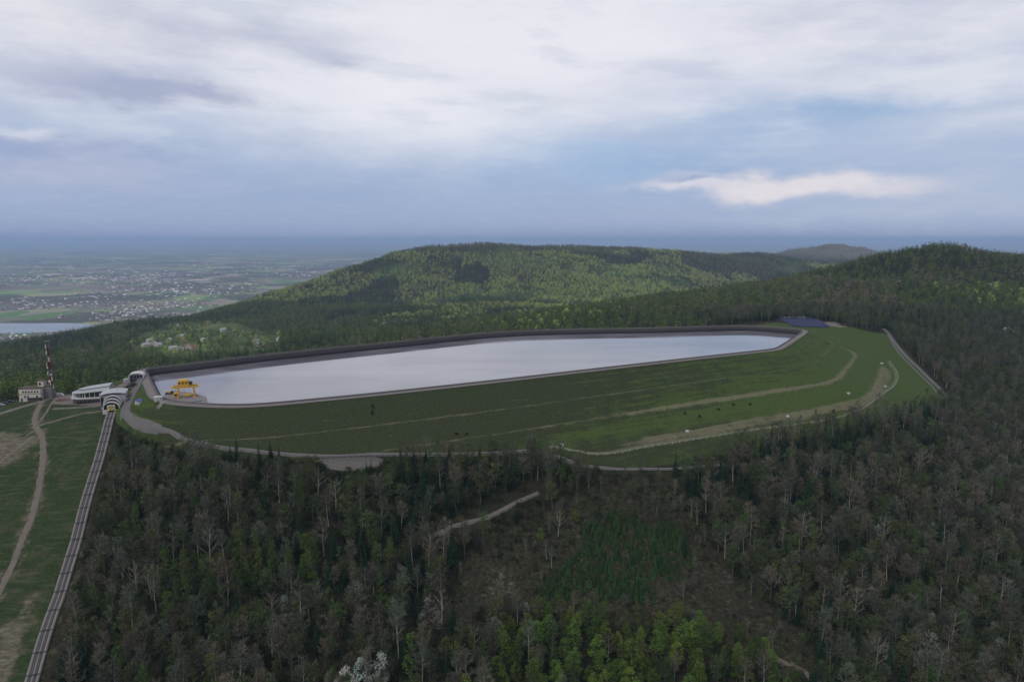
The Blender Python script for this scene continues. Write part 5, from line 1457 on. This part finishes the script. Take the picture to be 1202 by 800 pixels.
# ---- lattice mast
bx, by, bz = on_ground(56.5, 468)
mast = empty('radio_mast', (bx, by + 5, bz - 0.3), 0.3)
tag(mast, 'tall red and white lattice radio mast behind the cream building', 'mast')
HM = 41.0
def half(z): return 1.45 - 0.85 * z / HM
secs = 8
for s_ in range(secs):
    z0, z1 = HM * s_ / secs, HM * (s_ + 1) / secs
    mb = MB(); red = s_ % 2 == 0
    cs = [(-1, -1), (1, -1), (1, 1), (-1, 1)]
    for cx_, cy_ in cs: mb.bar((cx_ * half(z0), cy_ * half(z0), z0), (cx_ * half(z1), cy_ * half(z1), z1), 0.26)
    nb = 2
    for b_ in range(nb):
        za, zb = z0 + (z1 - z0) * b_ / nb, z0 + (z1 - z0) * (b_ + 1) / nb
        for k in range(4):
            (ax, ay), (bx_, by_) = cs[k], cs[(k + 1) % 4]
            mb.bar((ax * half(za), ay * half(za), za), (bx_ * half(zb), by_ * half(zb), zb), 0.13)
            mb.bar((bx_ * half(za), by_ * half(za), za), (ax * half(zb), ay * half(zb), zb), 0.13)
            mb.bar((ax * half(zb), ay * half(zb), zb), (bx_ * half(zb), by_ * half(zb), zb), 0.12)
    mb.build('lattice_section', M_RED if red else M_MWHT, mast)
mb = MB(); mb.tube([(0, 0, 0), (0, 0, HM)], [0.55, 0.4], 8); mb.build('cable_duct', M_DARK, mast)
mb = MB(); mb.tube([(0, 0, HM), (0, 0, HM + 0.3)], [1.7, 1.7], 12); mb.build('top_platform', M_MWHT, mast)
mb = MB(); mb.tube([(0, 0, HM + 0.3), (0, 0, HM + 2.0)], [0.12, 0.05], 6); mb.build('top_rod', M_DARK, mast)
for (a, z, r_) in [(3.6, 37, 0.0), (4.0, 33, 0), (5.0, 28, 0), (3.3, 24, 0), (5.4, 14, 0), (4.7, 11, 0), (3.8, 18, 0), (5.6, 8, 0)]:
    mb = MB(); c_, s1 = math.cos(a), math.sin(a); hr = half(z) + 0.5
    mb.box(c_ * hr - 0.3, c_ * hr + 0.3, s1 * hr - 0.25, s1 * hr + 0.25, z - 1.4, z + 1.4); mb.build('panel_antenna', M_OFFW, mast)
for (a, z, r_) in [(4.4, 12.5, 0.8), (5.2, 17, 0.7), (3.9, 22, 0.6)]:
    mb = MB(); c_, s1 = math.cos(a), math.sin(a); hr = half(z) + 0.3
    mb.tube([(c_ * hr, s1 * hr, z), (c_ * (hr + 0.5), s1 * (hr + 0.5), z)], [r_, r_], 12); mb.build('dish_antenna', M_WHITE, mast)
# ---- pavilion with the white arched roof
bx, by, bz = on_ground(158.5, 447.0)
pv_ = empty('pavilion', (bx, by + 3, bz - 0.3), 0.35)
tag(pv_, 'small pavilion with white arched roof beside the dam corner', 'pavilion')
mb = MB(); mb.prism([(-4.4, 0), (-4.4, 3.6)] + [(x, z) for x, z in arch(8.8, 5.4, 10, 3.6)] + [(4.4, 0)], -2.6, 4.0); mb.build('wall', M_GREYR, pv_)
vault('roof', 9.6, 6.0, -4.2, 4.6, 0.5, M_WHITE, pv_, 3.9)
mb = MB(); mb.box(-4.6, 4.6, -4.0, -2.62, 0.0, 1.9); mb.build('counter', M_DARK, pv_)
for k in range(4):
    mb = MB(); x = -3.0 + 2.0 * k; mb.box(x - 0.75, x + 0.75, -2.68, -2.58, 2.1, 4.0); mb.build('window', M_GLASS, pv_)
# ---- stalls along the promenade
for px, py, lab, mt in [(150.5, 456, 'dark brown market stall nearest the arched station', M_BROWN), (154, 454.5, 'middle dark market stall on the promenade', M_BROWN), (157, 452.5, 'dark market stall nearest the white pavilion', M_BROWN)]:
    x, y, z = on_ground(px, py + 1.5)
    st = empty('market_stall', (x, y, z), 0.4); tag(st, lab, 'stall', 'stalls along the promenade')
    mb = MB(); mb.box(-1.5, 1.5, -1.2, 1.4, 0, 2.3); mb.build('cabin', mt, st)
    mb = MB(); mb.prism([(-2.0, 2.3), (0, 3.3), (2.0, 2.3)], -1.7, 1.8); mb.build('roof', M_DARK, st)
    mb = MB(); mb.box(-1.2, 1.2, -1.75, -1.22, 0.9, 1.05); mb.build('counter', M_OFFW, st)
# ---- white kiosk behind the stalls, kiosk with the blue roof
def kiosk(name, px, py, w_, d_, h_, wall_m, roof_m, label, rot=0.2, over=0.25):
    x, y, z = on_ground(px, py); k = empty(name, (x, y, z - 0.1), rot); tag(k, label, 'kiosk')
    mb = MB(); mb.box(-w_ / 2, w_ / 2, -d_ / 2, d_ / 2, 0, h_); mb.build('wall', wall_m, k)
    mb = MB(); mb.prism([(-w_ / 2 - over, h_), (-w_ / 2 - over, h_ + 0.25), (0, h_ + 0.7), (w_ / 2 + over, h_ + 0.25), (w_ / 2 + over, h_)], -d_ / 2 - over, d_ / 2 + over); mb.build('roof', roof_m, k)
    mb = MB(); mb.box(-0.5, 0.5, -d_ / 2 - 0.06, -d_ / 2 - 0.01, 0.1, 2.0); mb.build('door', M_GREYR, k)
    mb = MB(); mb.box(w_ * 0.28, w_ * 0.42, -d_ / 2 - 0.06, -d_ / 2 - 0.01, 1.1, 1.9); mb.build('window', M_GLASS, k)
    return k
kiosk('kiosk', 148, 448.5, 2.6, 2.2, 2.0, M_WHITE, M_WHITE, 'tiny white kiosk on the grass left of the pavilion', 0.3, 0.1)
kiosk('kiosk', 163, 474.5, 3.0, 2.8, 2.6, M_WHITE, M_BLUE, 'white kiosk with blue roof beside the promenade', -0.25, 0.35)
kiosk('service_hut', 186, 471.5, 4.4, 3.2, 2.5, M_WHITE, M_WHITE, 'white service hut at the corner of the dam crest', 0.5, 0.15)
# ---- white stair rail down the dam corner
x1, y1, z1 = on_ground(192, 474.5); x2, y2, z2 = on_ground(186, 481)
sr = empty('outdoor_stair', (x1, y1, z1)); tag(sr, 'white railed steps down the dam slope by the service hut', 'stairs')
NSTEP = 12
for k in range(NSTEP):
    f = k / NSTEP; mb = MB(); x, y = (x2 - x1) * f, (y2 - y1) * f; z = float(gz(x1 + x, y1 + y)) - z1
    mb.box(x - 0.7, x + 0.7, y - 0.35, y + 0.35, z - 0.2, z + 0.22); mb.build('step', M_CONC, sr)
for o_ in (-0.8, 0.8):
    mb = MB()
    for k in range(5):
        f = k / 4; x, y = (x2 - x1) * f + o_, (y2 - y1) * f; z = float(gz(x1 + x, y1 + y)) - z1
        mb.bar((x, y, z - 0.2), (x, y, z + 1.3), 0.14)
        if k: mb.bar(prev, (x, y, z + 1.2), 0.22)
        prev = (x, y, z + 1.2)
    mb.build('handrail', M_WHITE, sr)
# ---- intake platform with the yellow gantry crane
corners = [at_z(193, 463, 0.2)[:2], at_z(206, 458.5, 0.2)[:2], at_z(228, 462, 0.2)[:2], at_z(241, 466, 0.2)[:2], at_z(243, 474.5, 0.2)[:2], at_z(215, 473.2, 0.2)[:2], at_z(197, 470, 0.2)[:2]]
plat = empty('intake_platform', (corners[0][0], corners[0][1], 0)); tag(plat, 'concrete intake platform jutting from the dam corner into the water', 'platform')
ox, oy = corners[0]
mb = MB(); n = len(corners)
mb.add([(x - ox, y - oy, -9.0) for x, y in corners] + [(x - ox, y - oy, 0.2) for x, y in corners], [tuple(range(n)), tuple(range(2 * n - 1, n - 1, -1))] + [(i, i + n, (i + 1) % n + n, (i + 1) % n) for i in range(n)])
mb.build('pier', mat_plain('dark_pier_concrete', (0.075, 0.072, 0.075), 0.85, 0, 0.25, 0.4), plat)
mb = MB()
cen = (sum(c[0] for c in corners) / n, sum(c[1] for c in corners) / n)
ins = [(cen[0] + (x - cen[0]) * 1.03, cen[1] + (y - cen[1]) * 1.03) for x, y in corners]
mb.add([(x - ox, y - oy, 0.16) for x, y in ins] + [(x - ox, y - oy, 0.42) for x, y in ins], [tuple(range(n)), tuple(range(2 * n - 1, n - 1, -1))] + [(i, i + n, (i + 1) % n + n, (i + 1) % n) for i in range(n)])
mb.build('deck', mat_plain('deck_concrete', (0.17, 0.155, 0.15), 0.85, 0, 0.25, 0.4), plat)
mb = MB()
for i in (1, 2, 3):
    a, b = ins[i], ins[i + 1]; mb.bar((a[0] - ox, a[1] - oy, 1.4), (b[0] - ox, b[1] - oy, 1.4), 0.07)
    for k in range(6):
        f = k / 5; mb.bar((a[0] + (b[0] - a[0]) * f - ox, a[1] + (b[1] - a[1]) * f - oy, 0.4), (a[0] + (b[0] - a[0]) * f - ox, a[1] + (b[1] - a[1]) * f - oy, 1.4), 0.07)
mb.build('railing', M_DARK, plat)
hx, hy = at_z(230, 470.5, 0.42)[:2]
hat = empty('hatch_cover', (hx, hy, 0.43), 0.6); tag(hat, 'blue-grey hatch covers on the intake platform right of the crane', 'hatch')
for k in range(3):
    mb = MB(); mb.prism([(-3.4, 0), (-3.0, 0.5), (3.0, 0.5), (3.4, 0)], -2.4 + k * 1.65, -0.9 + k * 1.65); mb.build('cover', mat_plain('hatch_steel', (0.16, 0.18, 0.23), 0.5, 0.3) if k == 0 else bpy.data.materials['hatch_steel'], hat)
px_, py_ = at_z(244, 474, 0.3)[:2]
gp = empty('gauge_post', (px_, py_, -1.0)); tag(gp, 'white gauge post at the water side of the platform', 'post')
mb = MB(); mb.box(-0.7, 0.7, -0.3, 0.3, -4.5, 2.2); mb.build('board', M_WHITE, gp); mb = MB(); mb.box(-0.75, 0.75, -0.36, -0.31, 0.6, 0.8); mb.build('mark', M_DARK, gp)
cx_, cy_ = at_z(218, 465.5, 0.42)[:2]
cr = empty('gantry_crane', (cx_, cy_, 0.43), 0.35); tag(cr, 'yellow gantry crane on the intake platform over the water', 'crane')
for sx in (-4.2, 5.2):
    for sy in (-2.2, 2.2):
        mb = MB(); mb.bar((sx, sy * 1.25, 0.5), (sx * 0.92, sy, 6.2), 0.55); mb.box(sx - 0.7, sx + 0.7, sy * 1.25 - 0.35, sy * 1.25 + 0.35, 0, 0.6); mb.build('leg', M_YEL, cr)
    mb = MB(); mb.bar((sx, -2.75, 2.0), (sx, 2.75, 2.0), 0.4); mb.build('leg_brace', M_YEL, cr)
for sy in (-2.2, 2.2):
    mb = MB(); mb.box(-7.2, 7.6, sy - 0.4, sy + 0.4, 6.2, 7.3); mb.build('girder', M_YEL, cr)
    mb = MB()
    for k in range(9): mb.bar((-7.0 + k * 1.8, sy * 1.3, 7.2), (-7.0 + k * 1.8, sy * 1.3, 8.3), 0.08)
    mb.bar((-7.0, sy * 1.3, 8.3), (7.4, sy * 1.3, 8.3), 0.1); mb.build('girder_rail', M_YEL, cr)
for sx in (-7.0, 7.4):
    mb = MB(); mb.box(sx - 0.35, sx + 0.35, -1.8, 1.8, 6.25, 7.2); mb.build('end_beam', M_YEL, cr)
mb = MB(); mb.prism([(-3.8, 7.3), (-3.8, 10.6), (-3.2, 11.1), (1.8, 11.1), (2.4, 10.6), (2.4, 7.3)], -2.1, 2.1); ho_ = mb.build('winch_house', M_YEL, cr)
mb = MB(); mb.box(2.41, 2.47, -1.2, 1.2, 8.6, 10.1); mb.build('vent', M_DARK, ho_)
for x in (-2.9, -0.9, 1.1):
    mb = MB(); mb.box(x - 0.55, x + 0.55, -2.16, -2.09, 8.8, 9.9); mb.build('window', M_GLASS, ho_)
mb = MB(); mb.box(2.6, 4.4, -1.6, 0.6, 8.0, 9.8); cb = mb.build('cab', M_DARK, cr); mb = MB(); mb.box(2.8, 4.2, -1.66, -1.59, 8.7, 9.6); mb.build('pane', M_GLASS, cb)
mb = MB(); mb.box(-6.6, -3.4, -2.6, -0.2, 0.9, 3.4); mb.build('trolley_frame', M_YEL, cr)
mb = MB(); mb.box(-6.2, -3.8, -2.64, -2.58, 1.4, 2.7); mb.build('trolley_opening', M_DARK, cr)
mb = MB(); mb.box(-0.8, 3.2, -2.4, 0.4, 1.0, 2.2); mb.build('lifting_beam', M_YEL, cr)
for x in (-0.4, 2.8):
    mb = MB(); mb.tube([(x, -1, 2.2), (x, -1, 6.3)], [0.06, 0.06], 4); mb.build('hoist_rope', M_DARK, cr)
lx, ly = at_z(199, 462.3, 0.42)[:2]
ld = empty('winch', (lx, ly, 0.43), 0.3); tag(ld, 'small yellow and dark winch machine on the platform left of the crane', 'winch')
mb = MB(); mb.box(-2.4, 2.4, -0.9, 0.9, 0.2, 1.1); mb.build('frame', M_DARK, ld); mb = MB(); mb.tube([(-1.8, 0, 1.4), (0.6, 0, 1.4)], [0.75, 0.75], 10); mb.build('drum', M_YEL, ld); mb = MB(); mb.box(1.0, 2.2, -0.7, 0.7, 1.1, 2.0); mb.build('motor', M_DARK, ld)
# ---- vehicles
def vehicle(name, px, py, L, W, H, mat, label, rot, van=False):
    x, y, z = on_ground(px, py); v = empty(name, (x, y, z + 0.05), rot); tag(v, label, 'van' if van else 'car')
    hb = H * 0.55
    if van: prof = [(-L / 2, 0.35), (-L / 2, H * 0.95), (-L / 2 + 0.2, H), (L * 0.28, H), (L * 0.40, H * 0.62), (L / 2, H * 0.5), (L / 2, 0.35)]
    else: prof = [(-L / 2, 0.3), (-L / 2, hb), (-L * 0.40, hb * 1.05), (-L * 0.28, H), (L * 0.10, H), (L * 0.26, hb * 1.05), (L * 0.48, hb * 0.9), (L / 2, 0.5), (L / 2, 0.3)]
    mb = MB(); mb.prism(prof, -W / 2, W / 2); mb.build('body', mat, v)
    for s_ in (-1, 1):
        mb = MB(); yy_ = s_ * (W / 2 + 0.01)
        q_ = [(-L * 0.34, hb * 1.08), (-L * 0.26, H * 0.94), (L * 0.08, H * 0.94), (L * 0.2, hb * 1.08)] if not van else [(L * 0.12, H * 0.62), (L * 0.12, H * 0.92), (L * 0.26, H * 0.92), (L * 0.36, H * 0.62)]
        mb.prism(q_, min(yy_ - 0.01, yy_ + 0.01), max(yy_ - 0.01, yy_ + 0.01)); mb.build('side_window', M_GLASS, v)
        for xx in (-L * 0.3, L * 0.3):
            mb = MB(); mb.tube([(xx, s_ * (W / 2 - 0.18), 0.33), (xx, s_ * (W / 2 + 0.03), 0.33)], [0.33, 0.33], 10); mb.build('wheel', M_DARK, v)
    return v
vehicle('parked_van', 70.5, 465.0, 5.2, 2.0, 2.3, M_WHITE, 'white van parked on the hilltop right of the mast', 0.15, True)
vehicle('parked_car', 5.5, 474.5, 4.6, 1.9, 1.6, M_DARK, 'dark car parked at the left picture edge', 0.5)
vehicle('parked_car', 1.5, 476.5, 4.4, 1.8, 1.5, mat_plain('silver_paint', (0.4, 0.41, 0.42), 0.35, 0.3), 'silver car beside the dark car at the left picture edge', 0.5)
vehicle('parked_car', 12, 472, 4.4, 1.8, 1.5, mat_plain('navy_paint', (0.03, 0.04, 0.08), 0.35, 0.3), 'navy car parked nearest the cream building', 0.6)
vehicle('parked_car', 151, 470.5, 4.4, 1.8, 1.5, mat_plain('grey_paint', (0.12, 0.12, 0.13), 0.35, 0.3), 'grey car parked on the promenade beside the station', 1.2)
# ---- heap of reddish stone on the square
bx, by, bz = on_ground(73, 470); rsx = np.random.default_rng(5)
hp = empty('stone_heap', (bx, by, bz)); tag(hp, 'heap of reddish stone blocks beside the path below the mast', 'stone heap')
for k in range(46):
    r_ = rsx.uniform(0, 1) ** 0.6; a = rsx.uniform(0, 6.28); x, y = 4.8 * r_ * math.cos(a), 2.4 * r_ * math.sin(a); s_ = rsx.uniform(0.3, 0.75); z = max(0, 1.6 * (1 - r_)) * rsx.uniform(0.3, 1)
    mb = MB(); vs = [(sx * s_ * rsx.uniform(0.7, 1.2), sy * s_ * rsx.uniform(0.7, 1.2), sz * s_ * rsx.uniform(0.6, 1.0)) for sx, sy, sz in [(-1, -1, -1), (1, -1, -1), (1, 1, -1), (-1, 1, -1), (-1, -1, 1), (1, -1, 1), (1, 1, 1), (-1, 1, 1)]]
    mb.add(vs, [(0, 3, 2, 1), (4, 5, 6, 7), (0, 1, 5, 4), (1, 2, 6, 5), (2, 3, 7, 6), (3, 0, 4, 7)]); st = mb.build('block', M_RUST, hp); st.location = (x, y, z + 0.2); st.rotation_euler = (0, 0, rsx.uniform(0, 3))
# ---- solar field with inverter boxes
sx0, sy0, sz0 = 372.0, 876.0, 0.0
sol = empty('solar_array', (sx0, sy0, float(gz(sx0, sy0)))); tag(sol, 'field of dark blue solar panels behind the right end of the dam', 'solar panels')
M_PV = mat_glass('solar_cells', (0.016, 0.022, 0.065), 0.4, 0.15); M_PVF = mat_plain('panel_frame', (0.22, 0.23, 0.26), 0.4, 0.5)
zb0 = float(gz(sx0, sy0))
for r_ in range(9):
    yy_ = -34 + r_ * 8.0; xs0 = -24 + r_ * 1.2; nP = 12
    row = empty('panel_row', (xs0, yy_, 0)); row.parent = sol
    mb = MB()
    for k in range(0, nP + 1, 3):
        x = k * 4.0; zz = float(gz(sx0 + xs0 + x, sy0 + yy_)) - zb0
        mb.bar((x, 0.3, zz - 0.5), (x, 0.3, zz + 1.2), 0.14); mb.bar((x, 4.2, zz - 0.5), (x, 4.2, zz + 2.8), 0.14)
    mb.build('frame', M_PVF, row)
    for k in range(nP):
        x = k * 4.0; zz = float(gz(sx0 + xs0 + x + 2, sy0 + yy_)) - zb0
        mb = MB(); mb.add([(x + .05, 0, zz + 1.0), (x + 3.92, 0, zz + 1.0), (x + 3.92, 4.6, zz + 2.9), (x + .05, 4.6, zz + 2.9), (x + .05, 0.02, zz + 0.9), (x + 3.92, 0.02, zz + 0.9), (x + 3.92, 4.62, zz + 2.8), (x + .05, 4.62, zz + 2.8)],
                [(0, 1, 2, 3), (7, 6, 5, 4), (0, 4, 5, 1), (1, 5, 6, 2), (2, 6, 7, 3), (3, 7, 4, 0)]); mb.build('panel', M_PV, row)
for k in range(6):
    x = 372 + k * 6.2; y = 922 + k * 0.4; c_ = empty('container', (x, y, float(gz(x, y)))); pos_ = ['leftmost', 'second', 'third', 'fourth', 'fifth', 'rightmost'][k]
    tag(c_, pos_ + ' white container in the row behind the solar panels', 'container', 'containers behind the solar panels')
    mb = MB(); mb.box(-2.5, 2.5, -1.2, 1.2, 0, 2.7); mb.build('shell', M_WHITE, c_); mb = MB(); mb.box(-0.9, 0.9, -1.26, -1.2, 0.1, 2.2); mb.build('door', M_GREYR, c_)
# pale bare strip beside the panels
ribbon('path', [(415, 846), (405, 862), (418, 880), (432, 890)], 18.0, mat_plain('bare_strip', (0.13, 0.115, 0.095), 0.95, 0, 0.4, 0.2), 'bare earth strip right of the solar panels', 0.1, 3.0, 1.5, world=True)
# ---- white monitoring wells on the slope
for px, py, lab in [(806.6, 507, 'white marker box on the dry strip at the dam foot, lowest in the row'), (924.6, 490, 'white marker box midway along the dry strip'), (995.7, 463.5, 'white marker box on the open slope above the fence'), (1039, 454, 'white marker box beside the fence corner'),
                    (1035, 427.5, 'white marker box on the upper grass inside the fence'), (1029, 389, 'white marker box by the top of the curving road'), (659.5, 523, 'pale marker box at the left end of the mown path')]:
    x, y, z = on_ground(px, py); o = empty('marker_box', (x, y, z - 0.1), 0.3); tag(o, lab, 'marker box', 'white boxes on the dam slope')
    mb = MB(); mb.box(-0.95, 0.95, -0.95, 0.95, 0, 1.1); mb.build('base', M_WHITE, o); mb = MB(); mb.box(-1.1, 1.1, -1.1, 1.1, 1.1, 1.3); mb.build('lid', M_WHITE, o)
# ---- dark bushes on the slope
for k, (px, py, lab) in enumerate([(804, 486, 'lowest left dark bush of the scattered group on the dam slope'), (821, 491.5, 'bottommost dark bush of the scattered group on the dam slope'), (843.5, 482, 'middle dark bush of the scattered group on the dam slope'), (861, 477.5, 'upper dark bush of the scattered group on the dam slope'),
                    (880.5, 476.5, 'rightmost dark bush of the scattered group on the dam slope'), (972.5, 404.5, 'lone dark bush below the right end of the reservoir'), (536, 512.5, 'left of two dark bushes above the service road'), (547, 511.5, 'right of two dark bushes above the service road'), (437, 479, 'dark bush touching the lone conifer on the dam slope')]):
    x, y, z = on_ground(px, py); o = empty('bush', (x, y, z - 0.1), k); tag(o, lab, 'bush', 'dark bushes on the dam slope')
    rs_ = np.random.default_rng(900 + k); cl = clump_points(rs_, 160, 9, 0.2, 1.9, 1.4, oval, 0.55)
    mesh_obj('foliage', quads_mesh('foliage', cards(rs_, cl, 0.28, 0.5), M_SPRUCE), o); mb = MB(); mb.tube([(0, 0, -0.2), (0, 0, 1.0)], [0.08, 0.04], 5); mb.build('stem', M_BARK, o)
# ---- wire fence along the mown path
fo = empty('fence', (float(lp_l[0][0]), float(lp_l[0][1]), 0)); tag(fo, 'pale post and wire fence along the mown path at the dam foot', 'fence')
post_me = MB().bar((0, 0, -0.3), (0, 0, 1.5), 0.2).mesh('post', M_OFFW)
fp = []
for i in range(0, len(lp_l), 2):
    q_ = lp_l[i] + lp_n[i] * 1.7; z = float(gz(q_[0], q_[1])); fp.append((q_[0] - lp_l[0][0], q_[1] - lp_l[0][1], z))
    o = mesh_obj('post', post_me, fo); o.location = fp[-1]
for h_ in (0.5, 0.95, 1.4):
    mb = MB()
    for a, b in zip(fp[:-1], fp[1:]): mb.bar((a[0], a[1], a[2] + h_), (b[0], b[1], b[2] + h_), 0.05)
    mb.build('wire', M_OFFW, fo)
# ---- concrete kerb blocks along the toe road above the gravel lot
gr = empty('roadside_barrier', (0, 0, 0)); tag(gr, 'row of pale concrete blocks edging the service road above the gravel lot', 'barrier')
blk = MB().box(-0.9, 0.9, -0.22, 0.22, -0.2, 0.75).mesh('block', M_CONC)
for i in range(len(toe_line)):
    p = project(toe_line[i][0], toe_line[i][1], float(gz(*toe_line[i])))[0]
    if 355 < p < 465:
        side = 1 if toe_n[i][1] < 0 else -1
        q_ = toe_line[i] + toe_n[i] * side * 2.3
        o = mesh_obj('block', blk, gr); o.location = (q_[0], q_[1], float(np.max(gz(np.array([q_[0], toe_line[i][0]]), np.array([q_[1], toe_line[i][1]])))) + 0.25)
        o.rotation_euler = (0, 0, math.atan2(toe_n[i][0], -toe_n[i][1]))
# ---- lamp posts on the crest and promenade
for k, (q_, lab) in enumerate([((crest[2] * 0.5 + crest[3] * 0.5), 'lamp post on the dam crest near the pavilion'), (np.array(at_z(199, 470, 0)[:2]), 'lamp post on the crest in front of the platform'), (prom_l[len(prom_l) // 2] + prom_n[len(prom_l) // 2] * 4.6, 'lamp post halfway along the promenade')]):
    z = float(gz(q_[0], q_[1])); lpst = empty('street_lamp', (q_[0], q_[1], z)); tag(lpst, lab, 'street lamp', 'lamps by the dam corner')
    mb = MB(); mb.tube([(0, 0, -0.2), (0, 0, 5.0)], [0.12, 0.07], 6); mb.build('pole', M_MWHT, lpst); mb = MB(); mb.box(-0.2, 0.9, -0.15, 0.15, 5.0, 5.2); mb.build('lamp_head', M_GREYR, lpst)

# ---- village houses behind the reservoir
HOUSES = [(209, 383.5, 0, 'white house with grey roof at the top of the village meadow'), (212, 396, 0, 'white house in the middle of the village'), (216, 400, 1, 'house just below the middle white house'), (176, 402, 2, 'leftmost of the upper village houses'), (181, 405, 0, 'pale cottage in the left village cluster'), (186, 406.5, 2, 'dark roofed house in the left village cluster'),
          (197, 401, 0, 'house uphill of the left village cluster'), (203, 410.5, 0, 'low pale house at the foot of the left cluster'), (212, 412, 2, 'grey house nearest the dam corner'), (221, 409, 1, 'red roofed house right of the left cluster'), (228, 411, 1, 'red roofed house nearest the far crest'), (171, 407, 2, 'house at the left end of the village'),
          (240, 401, 0, 'small white house right of the middle meadow'), (300, 402, 0, 'pale house standing above the far dam crest'), (304, 406, 2, 'grey shed below the pale house above the far crest'), (328, 400, 0, 'pale house at the right end of the village'), (262, 389, 0, 'small white house at the forest edge'), (285, 392, 1, 'red roofed house at the forest edge'),
          (498, 372, 0, 'tiny pale house low on the long ridge'), (512, 371, 1, 'red roofed house low on the long ridge'), (520, 374, 0, 'white house in the saddle below the long ridge'), (1183, 392, 0, 'pale house on the wooded flank at the right edge'), (1199, 408, 1, 'red roofed house at the right picture edge'), (1165, 338, 0, 'tiny white house high on the right hill')]
rh = np.random.default_rng(77)
for px, py, kd, lab in HOUSES:
    x, y, z = on_ground(px, py, 700.0)
    hs = empty('house', (x, y, z - 0.5), rh.uniform(-0.8, 0.8)); tag(hs, lab, 'house', 'houses on the hillsides')
    L, W, H = rh.uniform(10, 14), rh.uniform(8, 10), rh.uniform(4.5, 6.5)
    mb = MB(); mb.prism([(-W / 2, 0), (-W / 2, H), (0, H + 2.6), (W / 2, H), (W / 2, 0)], -L / 2, L / 2); mb.build('wall', M_OFFW, hs)
    mb = MB(); mb.prism([(-W / 2 - .5, H - .2), (-W / 2 - .5, H + .1), (0, H + 3.1), (W / 2 + .5, H + .1), (W / 2 + .5, H - .2), (0, H + 2.7)], -L / 2 - .5, L / 2 + .5); rf = mb.build('roof', [M_PALER, M_TILE, M_GREYR][kd], hs)
    mb = MB(); mb.box(0.8, 1.5, 1.0, 1.7, H + 1.5, H + 4.2); mb.build('chimney', M_OFFW, rf)
    for s_ in (-1, 1):
        for q_ in (-2.0, 2.0):
            mb = MB(); yy_ = s_ * (L / 2 + 0.04); mb.box(q_ - 0.6, q_ + 0.6, yy_ - 0.03, yy_ + 0.03, 1.4, 2.9); mb.build('window', M_GLASS, hs)

# ---- far towns on the plain: too many and too small to count
rt = np.random.default_rng(21); tv = []; tf = []
def town(px0, px1, py0, py1, n, big):
    for _ in range(n):
        px = rt.uniform(px0, px1); py = rt.uniform(py0, py1)
        x, y, z = at_z(px, py, PLAIN_Z); x += rt.normal(0, 90); y += rt.normal(0, 250)
        if terr(x, y) > PLAIN_Z - 2: continue
        if in_poly(np.array([x]), np.array([y]), lk)[0]: continue
        if vnoise(x, y, 420.0) < -0.12: continue
        w_ = rt.uniform(4, 10) * big; d_ = rt.uniform(4, 10) * big; h_ = rt.uniform(5, 10) * (1 + 0.3 * (big - 1)); b = len(tv)
        tv.extend([(x - w_, y - d_, PLAIN_Z), (x + w_, y - d_, PLAIN_Z), (x + w_, y + d_, PLAIN_Z), (x - w_, y + d_, PLAIN_Z), (x - w_, y - d_, PLAIN_Z + h_), (x + w_, y - d_, PLAIN_Z + h_), (x + w_, y + d_, PLAIN_Z + h_), (x - w_, y + d_, PLAIN_Z + h_)])
        tf.extend([(b + 4, b + 5, b + 6, b + 7), (b, b + 1, b + 5, b + 4), (b + 1, b + 2, b + 6, b + 5), (b + 2, b + 3, b + 7, b + 6), (b + 3, b, b + 4, b + 7)])
town(-60, 120, 323, 333, 520, 1.5); town(100, 230, 322, 332, 420, 2.0); town(100, 290, 334, 346, 420, 1.4); town(0, 120, 350, 362, 220, 1.1); town(120, 260, 354, 376, 330, 1.0); town(-40, 60, 394, 406, 300, 0.8); town(200, 420, 308, 326, 260, 2.4); town(0, 300, 304, 320, 240, 2.4); town(150, 215, 358, 368, 200, 0.9)
def mat_town():
    m_ = bpy.data.materials.new('town_walls'); m_.use_nodes = True
    t = NT(m_.node_tree); geo = t.n('ShaderNodeNewGeometry')
    c = t.ramp(geo.outputs['Random Per Island'], [(0.0, (0.50, 0.48, 0.46)), (0.25, (0.28, 0.25, 0.23)), (0.50, (0.20, 0.12, 0.10)), (0.70, (0.17, 0.17, 0.18)), (0.93, (0.70, 0.69, 0.68))], 'CONSTANT')
    p = t.n('ShaderNodeBsdfDiffuse'); t.link(c, p.inputs[0]); o = t.n('ShaderNodeOutputMaterial'); t.link(p.outputs[0], o.inputs[0]); return m_
tag(mesh_obj('distant_town', np_mesh('distant_town', tv, tf, mat_town())), 'pale scattered roofs of far towns on the plain', kind='stuff')
